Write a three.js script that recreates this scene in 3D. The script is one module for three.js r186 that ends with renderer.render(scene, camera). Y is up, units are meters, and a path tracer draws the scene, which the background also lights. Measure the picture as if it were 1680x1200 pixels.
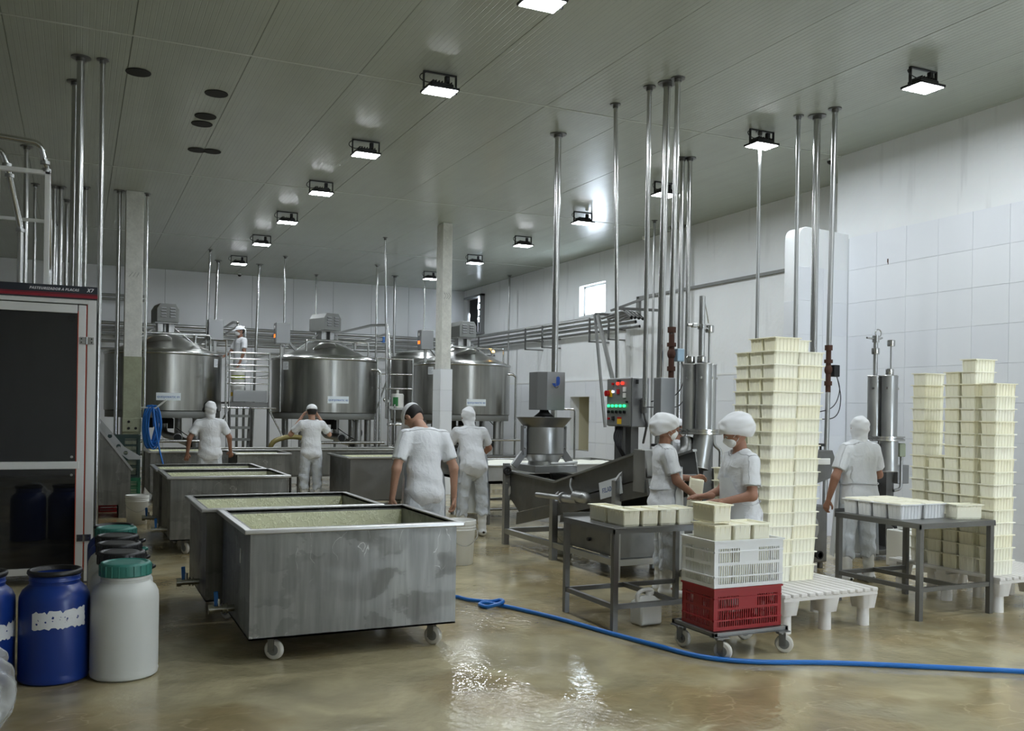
import * as THREE from 'three';
import { mergeGeometries, mergeVertices, toCreasedNormals } from 'three/addons/utils/BufferGeometryUtils.js';
import { RoundedBoxGeometry } from 'three/addons/geometries/RoundedBoxGeometry.js';
import { RectAreaLightUniformsLib } from 'three/addons/lights/RectAreaLightUniformsLib.js';

// ---------------------------------------------------------------- camera, sky, lights, exposure
const scene = new THREE.Scene();
const camera = new THREE.PerspectiveCamera(42.735, 1.4, 0.05, 120);
camera.position.set(0, 1.65, 0);
camera.rotation.order = 'YXZ';
camera.rotation.set(0, -0.43633, 0.01577);
camera.setViewOffset(1680, 1200, 0, -74.1, 1680, 1200);   // rising-front lens shift, verticals stay parallel

scene.background = new THREE.Color(11, 12.6, 14.5);           // bright overcast sky, seen only through the openings
const renderer = new THREE.WebGLRenderer({ antialias: true });
renderer.toneMapping = THREE.LinearToneMapping;
renderer.toneMappingExposure = 1.46;
renderer.shadowMap.enabled = true;
renderer.shadowMap.type = THREE.PCFSoftShadowMap;
RectAreaLightUniformsLib.init();

const LAMP_COLOR = new THREE.Color(0.93, 1.0, 1.06);
const LAMP_POWER = 90;          // RectAreaLight intensity of one flood lamp
const LAMP_GLOW = 40;
const LAMP_Z = [-7.05, -9.50, -12.35, -14.9, -17.55, -20.2, -23.25];
const LAMP_ROWS = [3.51, 8.31];

// ---------------------------------------------------------------- room sizes (metres)
const CEIL = 5.28, WALL_FAR_X = 10.72, WALL_NEAR_X = 9.65, STEP_Z = -9.99, BACK_Z = -26.6, LEFT_X = -9.0, FRONT_Z = 5.0;

// ---------------------------------------------------------------- helpers
let seed = 7;
const rnd = () => { seed = (seed * 16807) % 2147483647; return seed / 2147483647; };
const R = (a, b) => a + (b - a) * rnd();
const D2R = Math.PI / 180;
const V = (x, y, z) => new THREE.Vector3(x, y, z);
const used = {};
function numbered(n) { const k = used[n] = (used[n] ?? -1) + 1; return k ? n + '_' + String(k).padStart(3, '0') : n; }

function norm(g) {                              // drop index and extra attributes so that pieces merge
  let o = g.index ? g.toNonIndexed() : g;
  for (const k of Object.keys(o.attributes)) if (!['position', 'normal', 'uv'].includes(k)) o.deleteAttribute(k);
  if (!o.attributes.uv) o.setAttribute('uv', new THREE.BufferAttribute(new Float32Array(o.attributes.position.count * 2), 2));
  return o;
}
function metreUV(g) {                           // box-projected texture coordinates in metres
  const p = g.attributes.position, n = g.attributes.normal, uv = g.attributes.uv;
  for (let i = 0; i < p.count; i++) {
    const ax = Math.abs(n.getX(i)), ay = Math.abs(n.getY(i)), az = Math.abs(n.getZ(i));
    if (ay >= ax && ay >= az) uv.setXY(i, p.getX(i), p.getZ(i));
    else if (ax >= az) uv.setXY(i, p.getZ(i), p.getY(i));
    else uv.setXY(i, p.getX(i), p.getY(i));
  }
  return g;
}
function obj(name, geoms, mat, parent = scene, keepUV = false) {
  const list = (Array.isArray(geoms) ? geoms : [geoms]).flat(3).map(norm);
  const g = list.length > 1 ? mergeGeometries(list) : list[0];
  if (!keepUV) metreUV(g);
  const m = new THREE.Mesh(g, mat);
  m.name = parent === scene ? numbered(name) : name;
  m.castShadow = m.receiveShadow = true;
  parent.add(m);
  return m;
}
function inst(name, g, mat, parent, x, y, z, turn = 0) {          // one more mesh that shares a geometry
  const m = new THREE.Mesh(g, mat);
  m.name = parent === scene ? numbered(name) : name; m.castShadow = m.receiveShadow = true;
  m.position.set(x, y, z); m.rotation.y = turn; parent.add(m);
  return m;
}
const one = (geoms) => metreUV(mergeGeometries((Array.isArray(geoms) ? geoms : [geoms]).flat(3).map(norm)));
function tag(o, label, category, group, kind) {
  o.userData = { label, category };
  if (group) o.userData.group = group;
  if (kind) o.userData.kind = kind;
  return o;
}
function thing(name, label, category, [x, y, z] = [0, 0, 0], turn = 0, group) {
  const o = new THREE.Group(); o.name = numbered(name); scene.add(o);
  o.position.set(x, y, z); o.rotation.y = turn;
  return tag(o, label, category, group);
}
function struct(name, geoms, mat, label) {
  const m = obj(name, geoms, mat); m.userData = { kind: 'structure' };
  if (label) { m.userData.label = label; m.userData.category = name.split('_')[0]; }
  return m;
}
function dup(root, [x, y, z], turn, label, group) {
  const r = root.clone(); r.name = numbered(root.name.replace(/_\d+$/, '')); scene.add(r);
  r.position.set(x, y, z); if (turn !== null) r.rotation.y = turn;
  r.userData = { ...root.userData };
  if (label) r.userData.label = label;
  if (group) r.userData.group = group;
  return r;
}
// geometry makers: all return BufferGeometry
function bx(w, h, d, x = 0, y = 0, z = 0, r = 0) {
  const g = r ? new RoundedBoxGeometry(w, h, d, 2, Math.min(r, w / 2.01, h / 2.01, d / 2.01)) : new THREE.BoxGeometry(w, h, d);
  return g.translate(x, y, z);
}
const span = (x0, x1, y0, y1, z0, z1, r = 0) => bx(Math.abs(x1 - x0), Math.abs(y1 - y0), Math.abs(z1 - z0), (x0 + x1) / 2, (y0 + y1) / 2, (z0 + z1) / 2, r);
function cyl(r, h, x = 0, y = 0, z = 0, axis = 'y', r2 = r, seg = 20, open = false) {    // centred
  const g = new THREE.CylinderGeometry(r2, r, h, seg, 1, open);
  if (axis === 'x') g.rotateZ(-Math.PI / 2); else if (axis === 'z') g.rotateX(Math.PI / 2);
  return g.translate(x, y, z);
}
function rod(a, b, r, seg = 12, r2 = r) {
  const A = V(...a), B = V(...b), d = B.clone().sub(A), g = new THREE.CylinderGeometry(r2, r, d.length(), seg);
  g.applyQuaternion(new THREE.Quaternion().setFromUnitVectors(V(0, 1, 0), d.normalize()));
  return g.translate((A.x + B.x) / 2, (A.y + B.y) / 2, (A.z + B.z) / 2);
}
function bar(a, b, w, h = w, up = [0, 1, 0]) {           // square bar from a to b
  const A = V(...a), B = V(...b), d = B.clone().sub(A), L = d.length(); d.normalize();
  let U = V(...up); if (Math.abs(U.dot(d)) > 0.98) U = V(0, 0, 1);
  const X = new THREE.Vector3().crossVectors(U, d).normalize(), Y = new THREE.Vector3().crossVectors(d, X);
  const g = new THREE.BoxGeometry(w, h, L);
  g.applyMatrix4(new THREE.Matrix4().makeBasis(X, Y, d));
  return g.translate((A.x + B.x) / 2, (A.y + B.y) / 2, (A.z + B.z) / 2);
}
function tube(pts, r, seg = 40, rad = 10, closed = false, tension = 0.5) {
  const c = new THREE.CatmullRomCurve3(pts.map(p => V(...p)), closed, 'catmullrom', tension);
  return new THREE.TubeGeometry(c, seg, r, rad, closed);
}
function pipe(pts, r, bend = 0.08, rad = 12) {            // straight runs with rounded bends
  const P = pts.map(p => V(...p)), path = new THREE.CurvePath();
  let a = P[0];
  for (let i = 1; i < P.length - 1; i++) {
    const d1 = P[i].clone().sub(a), d2 = P[i + 1].clone().sub(P[i]);
    const b = Math.min(bend, d1.length() * 0.49, d2.length() * 0.49);
    const q1 = P[i].clone().addScaledVector(d1.normalize(), -b), q2 = P[i].clone().addScaledVector(d2.normalize(), b);
    path.add(new THREE.LineCurve3(a, q1)); path.add(new THREE.QuadraticBezierCurve3(q1, P[i], q2)); a = q2;
  }
  path.add(new THREE.LineCurve3(a, P[P.length - 1]));
  const out = [];
  for (const c of path.curves) out.push(new THREE.TubeGeometry(c, c.isLineCurve3 ? 1 : 6, r, rad));
  // end discs
  return out;
}
const lathe = (pts, seg = 40) => new THREE.LatheGeometry(pts.map(p => new THREE.Vector2(Math.max(p[0], 0.00001), p[1])), seg);
function prism(pts, depth, bevel = 0) {                   // outline in x,y pushed along +z
  const s = new THREE.Shape(pts.map(p => new THREE.Vector2(p[0], p[1])));
  return new THREE.ExtrudeGeometry(s, { depth, bevelEnabled: bevel > 0, bevelSize: bevel, bevelThickness: bevel, bevelSegments: 1, steps: 1 });
}
const crease = (g, a = 0.6) => toCreasedNormals(g, a);

// ---------------------------------------------------------------- computed textures
function hash(x, y, s) { let h = (x * 374761393 + y * 668265263 + s * 974634777) | 0; h = Math.imul(h ^ (h >>> 13), 1274126177); return ((h ^ (h >>> 16)) >>> 0) / 4294967295; }
function vnoise(x, y, per, s, pery = per) {
  const xi = Math.floor(x), yi = Math.floor(y), xf = x - xi, yf = y - yi, w = (a, p) => ((a % p) + p) % p;
  const u = xf * xf * (3 - 2 * xf), v = yf * yf * (3 - 2 * yf);
  const a = hash(w(xi, per), w(yi, pery), s), b = hash(w(xi + 1, per), w(yi, pery), s), c = hash(w(xi, per), w(yi + 1, pery), s), d = hash(w(xi + 1, per), w(yi + 1, pery), s);
  return a + (b - a) * u + (c - a) * v + (a - b - c + d) * u * v;
}
function fbm(u, v, per, oct, s, pery = per) {           // u, v in 0..1, tiles
  let t = 0, a = 0.5, n = 0;
  for (let i = 0; i < oct; i++) { t += a * vnoise(u * per, v * pery, per, s + i * 17, pery); n += a; a *= 0.5; per *= 2; pery *= 2; }
  return t / n;
}
const sm = (a, b, x) => { const t = Math.min(1, Math.max(0, (x - a) / (b - a))); return t * t * (3 - 2 * t); };
const mix = (a, b, t) => a + (b - a) * t;
function texture(w, h, fn, srgb, repx = 1, repy = repx) {
  const d = new Uint8Array(w * h * 4);
  for (let j = 0; j < h; j++) for (let i = 0; i < w; i++) {
    const c = fn((i + 0.5) / w, (j + 0.5) / h), k = (j * w + i) * 4;
    if (typeof c === 'number') d[k] = d[k + 1] = d[k + 2] = c * 255; else { d[k] = c[0] * 255; d[k + 1] = c[1] * 255; d[k + 2] = c[2] * 255; }
    d[k + 3] = 255;
  }
  const t = new THREE.DataTexture(d, w, h, THREE.RGBAFormat);
  t.wrapS = t.wrapT = THREE.RepeatWrapping; t.magFilter = THREE.LinearFilter; t.minFilter = THREE.LinearMipmapLinearFilter; t.generateMipmaps = true;
  if (srgb) t.colorSpace = THREE.SRGBColorSpace;
  t.repeat.set(repx, repy); t.needsUpdate = true;
  return t;
}
const std = (c, rough, metal = 0, extra = {}) => { const m = new THREE.MeshStandardMaterial({ roughness: rough, metalness: metal, ...extra }); if (Array.isArray(c)) m.color.setRGB(...c); else m.color.set(c); return m; };
const phys = (c, rough, metal = 0, extra = {}) => { const m = new THREE.MeshPhysicalMaterial({ roughness: rough, metalness: metal, ...extra }); if (Array.isArray(c)) m.color.setRGB(...c); else m.color.set(c); return m; };

// ---------------------------------------------------------------- materials
const floorColor = texture(1024, 1024, (u, v) => {
  const a = fbm(u, v, 5, 5, 1), b = fbm(u, v, 9, 5, 40), c = fbm(u + 0.15 * a, v + 0.15 * b, 22, 4, 80);
  const brown = sm(0.42, 0.66, b), pale = sm(0.56, 0.72, a) * sm(0.4, 0.6, c);
  let r = mix(0.68, 0.60, brown), g = mix(0.64, 0.54, brown), bl = mix(0.515, 0.40, brown);
  r = mix(r, 0.74, pale * 0.7); g = mix(g, 0.72, pale * 0.7); bl = mix(bl, 0.62, pale * 0.7);
  const sc = sm(0.018, 0.0, Math.abs(fbm(u + 0.2 * a, v, 18, 4, 91, 30) - 0.5)) * sm(0.5, 0.62, b); r += 0.09 * sc; g += 0.09 * sc; bl += 0.085 * sc;
  const k = 0.82 + 0.36 * c; return [Math.min(1, r * k), Math.min(1, g * k), Math.min(1, bl * k)];
}, true, 1 / 6.5);
const floorRough = texture(1024, 1024, (u, v) => {
  const a = fbm(u, v, 7, 5, 5), b = fbm(u + 0.1 * a, v, 26, 4, 9);
  const wet = sm(0.40, 0.60, a);
  return [0, mix(0.07, 0.25, wet * (0.55 + 0.6 * b)), 0];
}, false, 1 / 5.3);
const floorBump = texture(1024, 1024, (u, v) => {
  const a = fbm(u, v, 9, 4, 31), b = fbm(u, v, 90, 3, 77), w = sm(0.38, 0.62, fbm(u, v, 5, 5, 5));
  return 0.5 + (a - 0.5) * 0.45 + (b - 0.5) * (0.16 + 0.5 * w);
}, false, 1 / 3.3);
const steelGrain = texture(512, 512, (u, v) => 0.5 + 0.5 * (fbm(u, v, 256, 2, 3, 6) - 0.5), false, 1 / 0.8);
const steelSmudge = texture(512, 512, (u, v) => { const a = fbm(u, v, 6, 5, 11), b = fbm(u, v, 30, 3, 14, 8); return [0, 0.36 + 0.22 * sm(0.35, 0.7, a) + 0.10 * b, 1]; }, false, 1 / 1.1);
const vatColor = texture(1024, 1024, (u, v) => {
  const a = fbm(u, v, 6, 5, 21), run = fbm(u, v, 64, 3, 23, 5), c = fbm(u + 0.06 * a, v, 10, 5, 27, 16);
  let k = 0.70 + 0.10 * (a - 0.5) + 0.16 * (run - 0.5);
  const dark = sm(0.53, 0.57, c) * sm(0.45, 0.55, a); k -= 0.05 * dark;
  const s1 = Math.abs(fbm(u, v, 14, 4, 51, 7) - 0.5); const scr = sm(0.010, 0.0, s1) * sm(0.55, 0.66, fbm(u, v, 9, 3, 55)); k += 0.25 * scr;
  return [k, k * 1.0, k * 0.985];
}, true, 1 / 1.7);
const vatRough = texture(512, 512, (u, v) => { const a = fbm(u, v, 6, 5, 21), c = fbm(u + 0.06 * a, v, 10, 5, 27, 16), d = sm(0.53, 0.57, c); return [0, 0.40 + 0.14 * a + 0.06 * d, 1]; }, false, 1 / 1.7);
const curdColor = texture(512, 512, (u, v) => { const a = fbm(u, v, 10, 5, 61, 16), b = Math.abs(fbm(u, v, 16, 4, 66) - 0.5); const s = sm(0.05, 0, b) * 0.10; return [0.86 + 0.05 * a + s * 0.8, 0.865 + 0.05 * a + s * 0.8, 0.74 + 0.07 * a + s]; }, true, 1 / 0.7);
const curdBump = texture(512, 512, (u, v) => { const b = Math.abs(fbm(u, v, 16, 4, 66) - 0.5); return sm(0.10, 0, b) * 0.8 + 0.2 * fbm(u, v, 60, 3, 3); }, false, 1 / 0.7);
const plasterColor = texture(512, 512, (u, v) => { const a = fbm(u, v, 4, 6, 71), b = fbm(u, v, 40, 3, 73, 4); const k = 0.935 + 0.05 * (a - 0.5) - 0.05 * sm(0.62, 0.8, b) * sm(0.4, 0.7, a); return [k * 0.985, k * 0.995, k]; }, true, 1 / 4);
const plasterBump = texture(512, 512, (u, v) => fbm(u, v, 20, 5, 91), false, 1 / 2);
const ribBump = texture(512, 16, (u) => { const t = (u * 20) % 1; const gve = t < 0.12 ? 0 : 1; return 0.35 * gve + 0.25 + 0.05 * Math.sin(t * 6.28); }, false, 1 / 1.14, 1);
const ceilColor = texture(512, 512, (u, v) => { const a = fbm(u, v, 5, 5, 101), b = fbm(u, v, 60, 3, 105, 3); const k = 0.70 + 0.035 * (a - 0.5) + 0.02 * (b - 0.5); return [k * 0.965, k * 1.0, k * 0.945]; }, true, 1 / 3.4);
const clothBump = texture(256, 256, (u, v) => fbm(u, v, 64, 3, 111), false, 4);
const concreteColor = texture(512, 512, (u, v) => { const a = fbm(u, v, 8, 5, 121), b = fbm(u, v, 50, 3, 123); const k = 0.86 + 0.10 * (a - 0.5) + 0.08 * (b - 0.5); return [k, k, k * 0.97]; }, true, 1 / 1.2);

const tankStreak = texture(1024, 64, (u, v) => { const k = 0.66 + 0.34 * fbm(u, v, 24, 4, 131, 1) + 0.10 * (fbm(u, v, 200, 2, 133, 1) - 0.5); return [k, k, k * 0.985]; }, true, 1);
const foldBump = texture(512, 512, (u, v) => { const a = fbm(u, v, 5, 3, 141), r1 = 1 - Math.abs(2 * fbm(u + 0.12 * a, v + 0.1 * a, 9, 3, 143, 4) - 1), r2 = 1 - Math.abs(2 * fbm(u - 0.1 * a, v + 0.14 * a, 7, 3, 147, 9) - 1); return 0.5 * r1 * r1 + 0.4 * r2 * r2 + 0.1 * fbm(u, v, 90, 2, 149); }, false, 1 / 0.8);
const M = {
  floor: phys([1, 1, 1], 1, 0, { map: floorColor, roughnessMap: floorRough, bumpMap: floorBump, bumpScale: 0.0048, ior: 1.45 }),
  drain: std([0.05, 0.05, 0.045], 0.6),
  ceil: std([1, 1, 1], 0.24, 0, { map: ceilColor, bumpMap: ribBump, bumpScale: 0.0045 }),
  ceilStrip: std('#b3b8b0', 0.4),
  ceilVoid: std([0.10, 0.11, 0.10], 0.9),
  plaster: std([1, 1, 1], 0.75, 0, { map: plasterColor, bumpMap: plasterBump, bumpScale: 0.004 }),
  tile: ['#e8ebef', '#e6e9ee', '#e9ecf0'].map(c => std(c, 0.28)),
  grout: std('#cdd1d4', 0.9),
  panelWall: std('#f4f6f8', 0.5),
  panelJoint: std('#8d9293', 0.8),
  white: std([0.80, 0.81, 0.80], 0.5),
  steel: std([0.43, 0.435, 0.43], 0.85, 1, { roughnessMap: steelSmudge, bumpMap: steelGrain, bumpScale: 0.0002 }),
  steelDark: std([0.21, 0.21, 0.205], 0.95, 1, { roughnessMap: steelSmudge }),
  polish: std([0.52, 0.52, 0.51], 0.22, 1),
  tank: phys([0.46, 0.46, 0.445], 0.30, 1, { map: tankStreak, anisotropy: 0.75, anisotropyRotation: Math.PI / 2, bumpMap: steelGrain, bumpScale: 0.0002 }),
  cone: std([0.50, 0.50, 0.48], 0.28, 1),
  vat: std([0.49, 0.49, 0.475], 1, 1, { map: vatColor, roughnessMap: vatRough }),
  vatRim: std([0.50, 0.50, 0.49], 0.34, 1),
  curd: std([1, 1, 1], 0.55, 0, { map: curdColor, bumpMap: curdBump, bumpScale: 0.004 }),
  whey: std([0.78, 0.78, 0.60], 0.12),
  cheese: std([0.90, 0.87, 0.70], 0.45),
  greyPaint: std([0.20, 0.205, 0.195], 0.5, 0.2),
  boxGrey: std([0.29, 0.295, 0.30], 0.40, 0.7),
  tableSteel: std([0.20, 0.20, 0.195], 0.42, 0.85),
  black: std([0.012, 0.012, 0.013], 0.42),
  rubber: std([0.03, 0.03, 0.03], 0.8),
  wheel: std([0.62, 0.60, 0.54], 0.45),
  blueBarrel: std([0.008, 0.034, 0.21], 0.33),
  whiteBarrel: std([0.62, 0.63, 0.60], 0.45),
  tealLid: std([0.035, 0.19, 0.155], 0.42),
  paper: std([0.72, 0.73, 0.74], 0.85),
  hose: std([0.022, 0.18, 0.60], 0.3),
  bucket: std([0.80, 0.80, 0.76], 0.4),
  mould: ['#fffde8', '#fffbe2', '#fffdec'].map(c => std(c, 0.45)),
  crateWhite: std([0.78, 0.79, 0.79], 0.42),
  crateRed: std([0.30, 0.008, 0.012], 0.35),
  crateGreen: std([0.01, 0.12, 0.055], 0.4),
  crateDark: std([0.012, 0.035, 0.03], 0.45),
  pallet: std([0.80, 0.78, 0.75], 0.5),
  cloth: std([0.76, 0.775, 0.80], 0.95, 0, { bumpMap: foldBump, bumpScale: 0.010 }),
  trouser: std([0.62, 0.655, 0.70], 0.95, 0, { bumpMap: foldBump, bumpScale: 0.014 }),
  cap: std([0.80, 0.81, 0.83], 0.95),
  mask: std([0.84, 0.85, 0.85], 0.9),
  boot: std([0.78, 0.78, 0.76], 0.4),
  apron: phys([0.78, 0.81, 0.83], 0.4, 0, { transmission: 0.15, thickness: 0 }),
  lampBody: std([0.02, 0.02, 0.022], 0.5, 0.3),
  glow: std([0.9, 0.9, 0.9], 0.4, 0, { emissive: new THREE.Color(0.95, 1, 1.04), emissiveIntensity: LAMP_GLOW }),
  glassPane: phys([1, 1, 1], 0.02, 0, { transmission: 1, thickness: 0, ior: 1.5 }),
  darkGlass: phys([0.008, 0.009, 0.010], 0.05, 0, { clearcoat: 1, clearcoatRoughness: 0.03 }),
  frameWhite: std([0.80, 0.80, 0.78], 0.30, 0.25),
  banner: std('#2b2f38', 0.35),
  red: std('#8f2130', 0.35),
  orange: std('#b5442a', 0.6),
  rust: std([0.075, 0.032, 0.02], 0.8, 0.2),
  cable: std([0.02, 0.02, 0.022], 0.6),
  yellow: std('#e2b61f', 0.5),
  redBtn: std('#b31217', 0.35),
  blueBtn: std('#3b6fb5', 0.4),
  beige: std([0.60, 0.56, 0.40], 0.8),
  concrete: std([1, 1, 1], 0.85, 0, { map: concreteColor }),
  paintGreen: std('#b4b8a0', 0.7, 0, { map: concreteColor }),
  brass: std([0.22, 0.18, 0.06], 0.4, 0.2),
  film: phys([0.85, 0.87, 0.88], 0.18, 0, { transmission: 0.75, thickness: 0, roughness: 0.22 }),
  dark: std([0.02, 0.02, 0.02], 0.9),
};
const led = (hex, k) => std(hex, 0.4, 0, { emissive: new THREE.Color(hex), emissiveIntensity: k });
M.ledRed = led('#ff2a1c', 2.2); M.ledGreen = led('#25e07a', 2.2); M.ledOrange = led('#ff6a1a', 1.6); M.ledWhite = led('#cfe0ff', 1.2); M.amber = led('#ffc35a', 7);

function words(text, w, h, { px = 64, font = 'bold 40px sans-serif', fg = '#ffffff', bg = '#2b2f38', x = 0.5, y = 0.55, italic = false, align = 'center', draw } = {}) {
  const c = document.createElement('canvas'); c.width = Math.round(px * w / h); c.height = px;
  const k = c.getContext('2d'); k.fillStyle = bg; k.fillRect(0, 0, c.width, c.height);
  if (draw) draw(k, c.width, c.height);
  k.fillStyle = fg; k.font = (italic ? 'italic ' : '') + font; k.textAlign = align; k.textBaseline = 'middle'; if (text) k.fillText(text, c.width * x, c.height * y);
  const t = new THREE.CanvasTexture(c); t.colorSpace = THREE.SRGBColorSpace;
  return std([1, 1, 1], 0.5, 0, { map: t });
}

// ---------------------------------------------------------------- floor
const floor = struct('floor', span(LEFT_X - 0.2, WALL_FAR_X + 0.2, -0.12, 0, BACK_Z - 0.2, FRONT_Z + 0.2), M.floor, 'wet tan concrete floor of the dairy hall');

// ---------------------------------------------------------------- ceiling of long ribbed panels
const ceiling = struct('ceiling', span(LEFT_X - 0.2, WALL_FAR_X + 0.3, CEIL + 0.03, CEIL + 0.15, BACK_Z - 0.2, FRONT_Z + 0.2), M.ceilVoid, 'pale ribbed panel ceiling');
{
  const xs = [], zs = [FRONT_Z, 1.21, -4.36, -9.93, -15.5, -21.07, BACK_Z];
  for (let x = -0.685 - 1.138 * 8; x < WALL_FAR_X + 1.2; x += 1.138) xs.push(x);
  const cache = {};
  for (let i = 0; i < xs.length - 1; i++) for (let j = 0; j < zs.length - 1; j++) {
    const L = zs[j] - zs[j + 1], g = cache[L] ??= one(bx(1.138 - 0.005, 0.03, L - 0.006, 0, 0.015, 0));
    inst('ceiling_panel', g, M.ceil, ceiling, xs[i] + 0.569, CEIL + ((i * 7 + j * 3) % 3) * 0.0008, (zs[j] + zs[j + 1]) / 2);
  }
  const lip = [];
  for (const z of zs.slice(1, -1)) lip.push(span(LEFT_X, WALL_FAR_X, CEIL - 0.003, CEIL + 0.01, z - 0.012, z + 0.012));
  lip.forEach(l => obj('joint_strip', l, M.ceilStrip, ceiling));
  const hole = one([cyl(0.125, 0.012, 0, 0, 0, 'y', 0.125, 24), new THREE.TorusGeometry(0.125, 0.008, 6, 24).rotateX(Math.PI / 2)]);
  for (const [x, z, k] of [[0.563, -10.98, 1], [1.422, -11.30, 1], [1.416, -12.25, 1], [1.413, -12.60, 1], [1.50, -13.92, 0.95], [1.70, -13.89, 0.95]]) {
    const m = inst('hole_cover', hole, M.dark, ceiling, x, CEIL - 0.006, z); m.scale.set(k, 1, k);
  }
}

// ---------------------------------------------------------------- walls
const WT = 0.22;
function wallX(x0, x1, z0, z1, holes) {          // wall slab along z with rectangular openings [zA, zB, yA, yB]
  const out = [], cuts = [...new Set([z0, z1, ...holes.flatMap(h => [h[0], h[1]])])].sort((a, b) => a - b);
  for (let i = 0; i < cuts.length - 1; i++) {
    const m = (cuts[i] + cuts[i + 1]) / 2, hs = holes.filter(h => h[0] < m && h[1] > m).sort((a, b) => a[2] - b[2]);
    let y = 0;
    for (const h of hs) { if (h[2] > y) out.push(span(x0, x1, y, h[2], cuts[i], cuts[i + 1])); y = h[3]; }
    out.push(span(x0, x1, y, CEIL + 0.03, cuts[i], cuts[i + 1]));
  }
  return out;
}
const WIN1 = [-19.33, -18.13, 3.885, 4.60], WIN2 = [-26.32, -25.08, 3.93, 4.98], NICHE = [-19.65, -18.74, 0.74, 2.0];
const wallFar = struct('wall_right_far', wallX(WALL_FAR_X, WALL_FAR_X + WT, BACK_Z, STEP_Z, [WIN1, WIN2, NICHE]), M.plaster, 'white plastered wall with a tiled lower part');
const wallNear = struct('wall_right_near', span(WALL_NEAR_X, WALL_FAR_X + WT, 0, CEIL + 0.03, STEP_Z, FRONT_Z), M.plaster, 'white wall with large pale tiles up to four metres');
const TH = 0.4567, TW = 0.4915;
{
  const t = one(bx(0.010, TH - 0.0035, TW - 0.0035, 0, 0, 0, 0.0015));
  for (let r = 0; r < 9; r++) for (let c = 0; c < 12; c++)
    inst('tile', t, M.tile[(r * 5 + c * 3 + (r * c) % 2) % 3], wallNear, WALL_NEAR_X - 0.004 - R(0, 0.0012), TH * (r + 0.5), -9.744 + TW * (c + 0.5));
  obj('tile_bed', span(WALL_NEAR_X - 0.003, WALL_NEAR_X, 0, 4.10, -9.77, -3.84), M.grout, wallNear);
}
obj('rust_stain', [bx(0.002, 0.05, 0.02, WALL_NEAR_X - 0.0108, 3.70, -9.06), bx(0.002, 0.03, 0.012, WALL_NEAR_X - 0.0108, 3.665, -9.055)], M.rust, wallNear);
// short tiled return wall with a rounded top corner
{
  const s = new THREE.Shape(); s.moveTo(8.775, 0); s.lineTo(WALL_NEAR_X, 0); s.lineTo(WALL_NEAR_X, 4.15); s.lineTo(9.2, 4.175); s.lineTo(8.90, 4.185); s.quadraticCurveTo(8.775, 4.17, 8.775, 4.04); s.closePath();
  const g = new THREE.ExtrudeGeometry(s, { depth: 0.25, bevelEnabled: true, bevelSize: 0.012, bevelThickness: 0.012, bevelSegments: 2, curveSegments: 8 }).translate(0, 0, -10.03);
  const w = struct('wall_return', g, M.plaster, 'short white return wall with rounded top, tiled below');
  const t = one(bx(0.432, TH - 0.0035, 0.008, 0, 0, 0, 0.0015)), t2 = one(bx(0.008, TH - 0.0035, 0.25, 0, 0, 0, 0.0015));
  for (let r = 0; r < 8; r++) {
    for (let c = 0; c < 2; c++) inst('tile', t, M.tile[(r + c) % 3], w, 8.985 + c * 0.436, TH * (r + 0.5), -9.766);
    if (r < 7) inst('tile', t2, M.tile[r % 3], w, 8.760, TH * (r + 0.5), -9.905);
  }
  obj('pipe_stub', rod([9.02, 4.0, -9.74], [9.02, 3.5, -9.74], 0.008), M.white, w);
}
// tiled lower part of the far wall, with a ledge
{
  obj('ledge', span(WALL_FAR_X - 0.034, WALL_FAR_X, 2.36, 2.40, -26.5, -10.05), M.white, wallFar);
  const t = one(bx(0.028, 0.472 - 0.004, TW - 0.004, 0, 0, 0, 0.002));
  for (let c = 0; c < 33; c++) for (let r = 0; r < 5; r++) {
    const z = -26.3 + TW * (c + 0.5), y = 0.472 * (r + 0.5);
    if (z + TW / 2 > NICHE[0] && z - TW / 2 < NICHE[1] && y + 0.236 > NICHE[2] && y - 0.236 < NICHE[3]) {
      // cut tiles around the opening
      const z0 = z - TW / 2 + 0.003, z1 = z + TW / 2 - 0.003, y0 = y - 0.233, y1 = y + 0.233, add = (a, b, d, e) => { if (b - a > 0.02 && e - d > 0.02) obj('tile', span(WALL_FAR_X - 0.028, WALL_FAR_X, d, e, a, b), M.tile[(r + c) % 3], wallFar); };
      if (y1 > NICHE[3]) add(z0, z1, Math.max(y0, NICHE[3]), y1); else if (y0 < NICHE[2]) add(z0, z1, y0, Math.min(y1, NICHE[2]));
      const yy0 = Math.max(y0, NICHE[2]), yy1 = Math.min(y1, NICHE[3]);
      add(z0, Math.min(z1, NICHE[0]), yy0, yy1); add(Math.max(z0, NICHE[1]), z1, yy0, yy1);
      continue;
    }
    inst('tile', t, M.tile[(r * 2 + c) % 3], wallFar, WALL_FAR_X - 0.014, y, z);
  }
  // small deep opening with a cream back
  obj('niche_lining', [span(10.72, 12.0, 0.70, 0.74, -19.69, -18.70), span(10.94, 12.0, 2.0, 2.04, -19.69, -18.70), span(10.94, 12.0, 0.7, 2.04, -19.69, -19.65), span(10.94, 12.0, 0.7, 2.04, -18.74, -18.70), span(12.0, 12.04, 0.7, 2.04, -19.69, -18.70)], M.beige, wallFar);
  obj('pilaster', span(10.62, 10.72, 0, 3.62, -17.40, -17.06), M.plaster, wallFar);
}
const wallBack = struct('wall_back', span(LEFT_X - 0.2, WALL_FAR_X + 0.2, 0, CEIL + 0.03, BACK_Z - 0.2, BACK_Z), M.panelJoint, 'white insulated panel wall at the far end');
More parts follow.
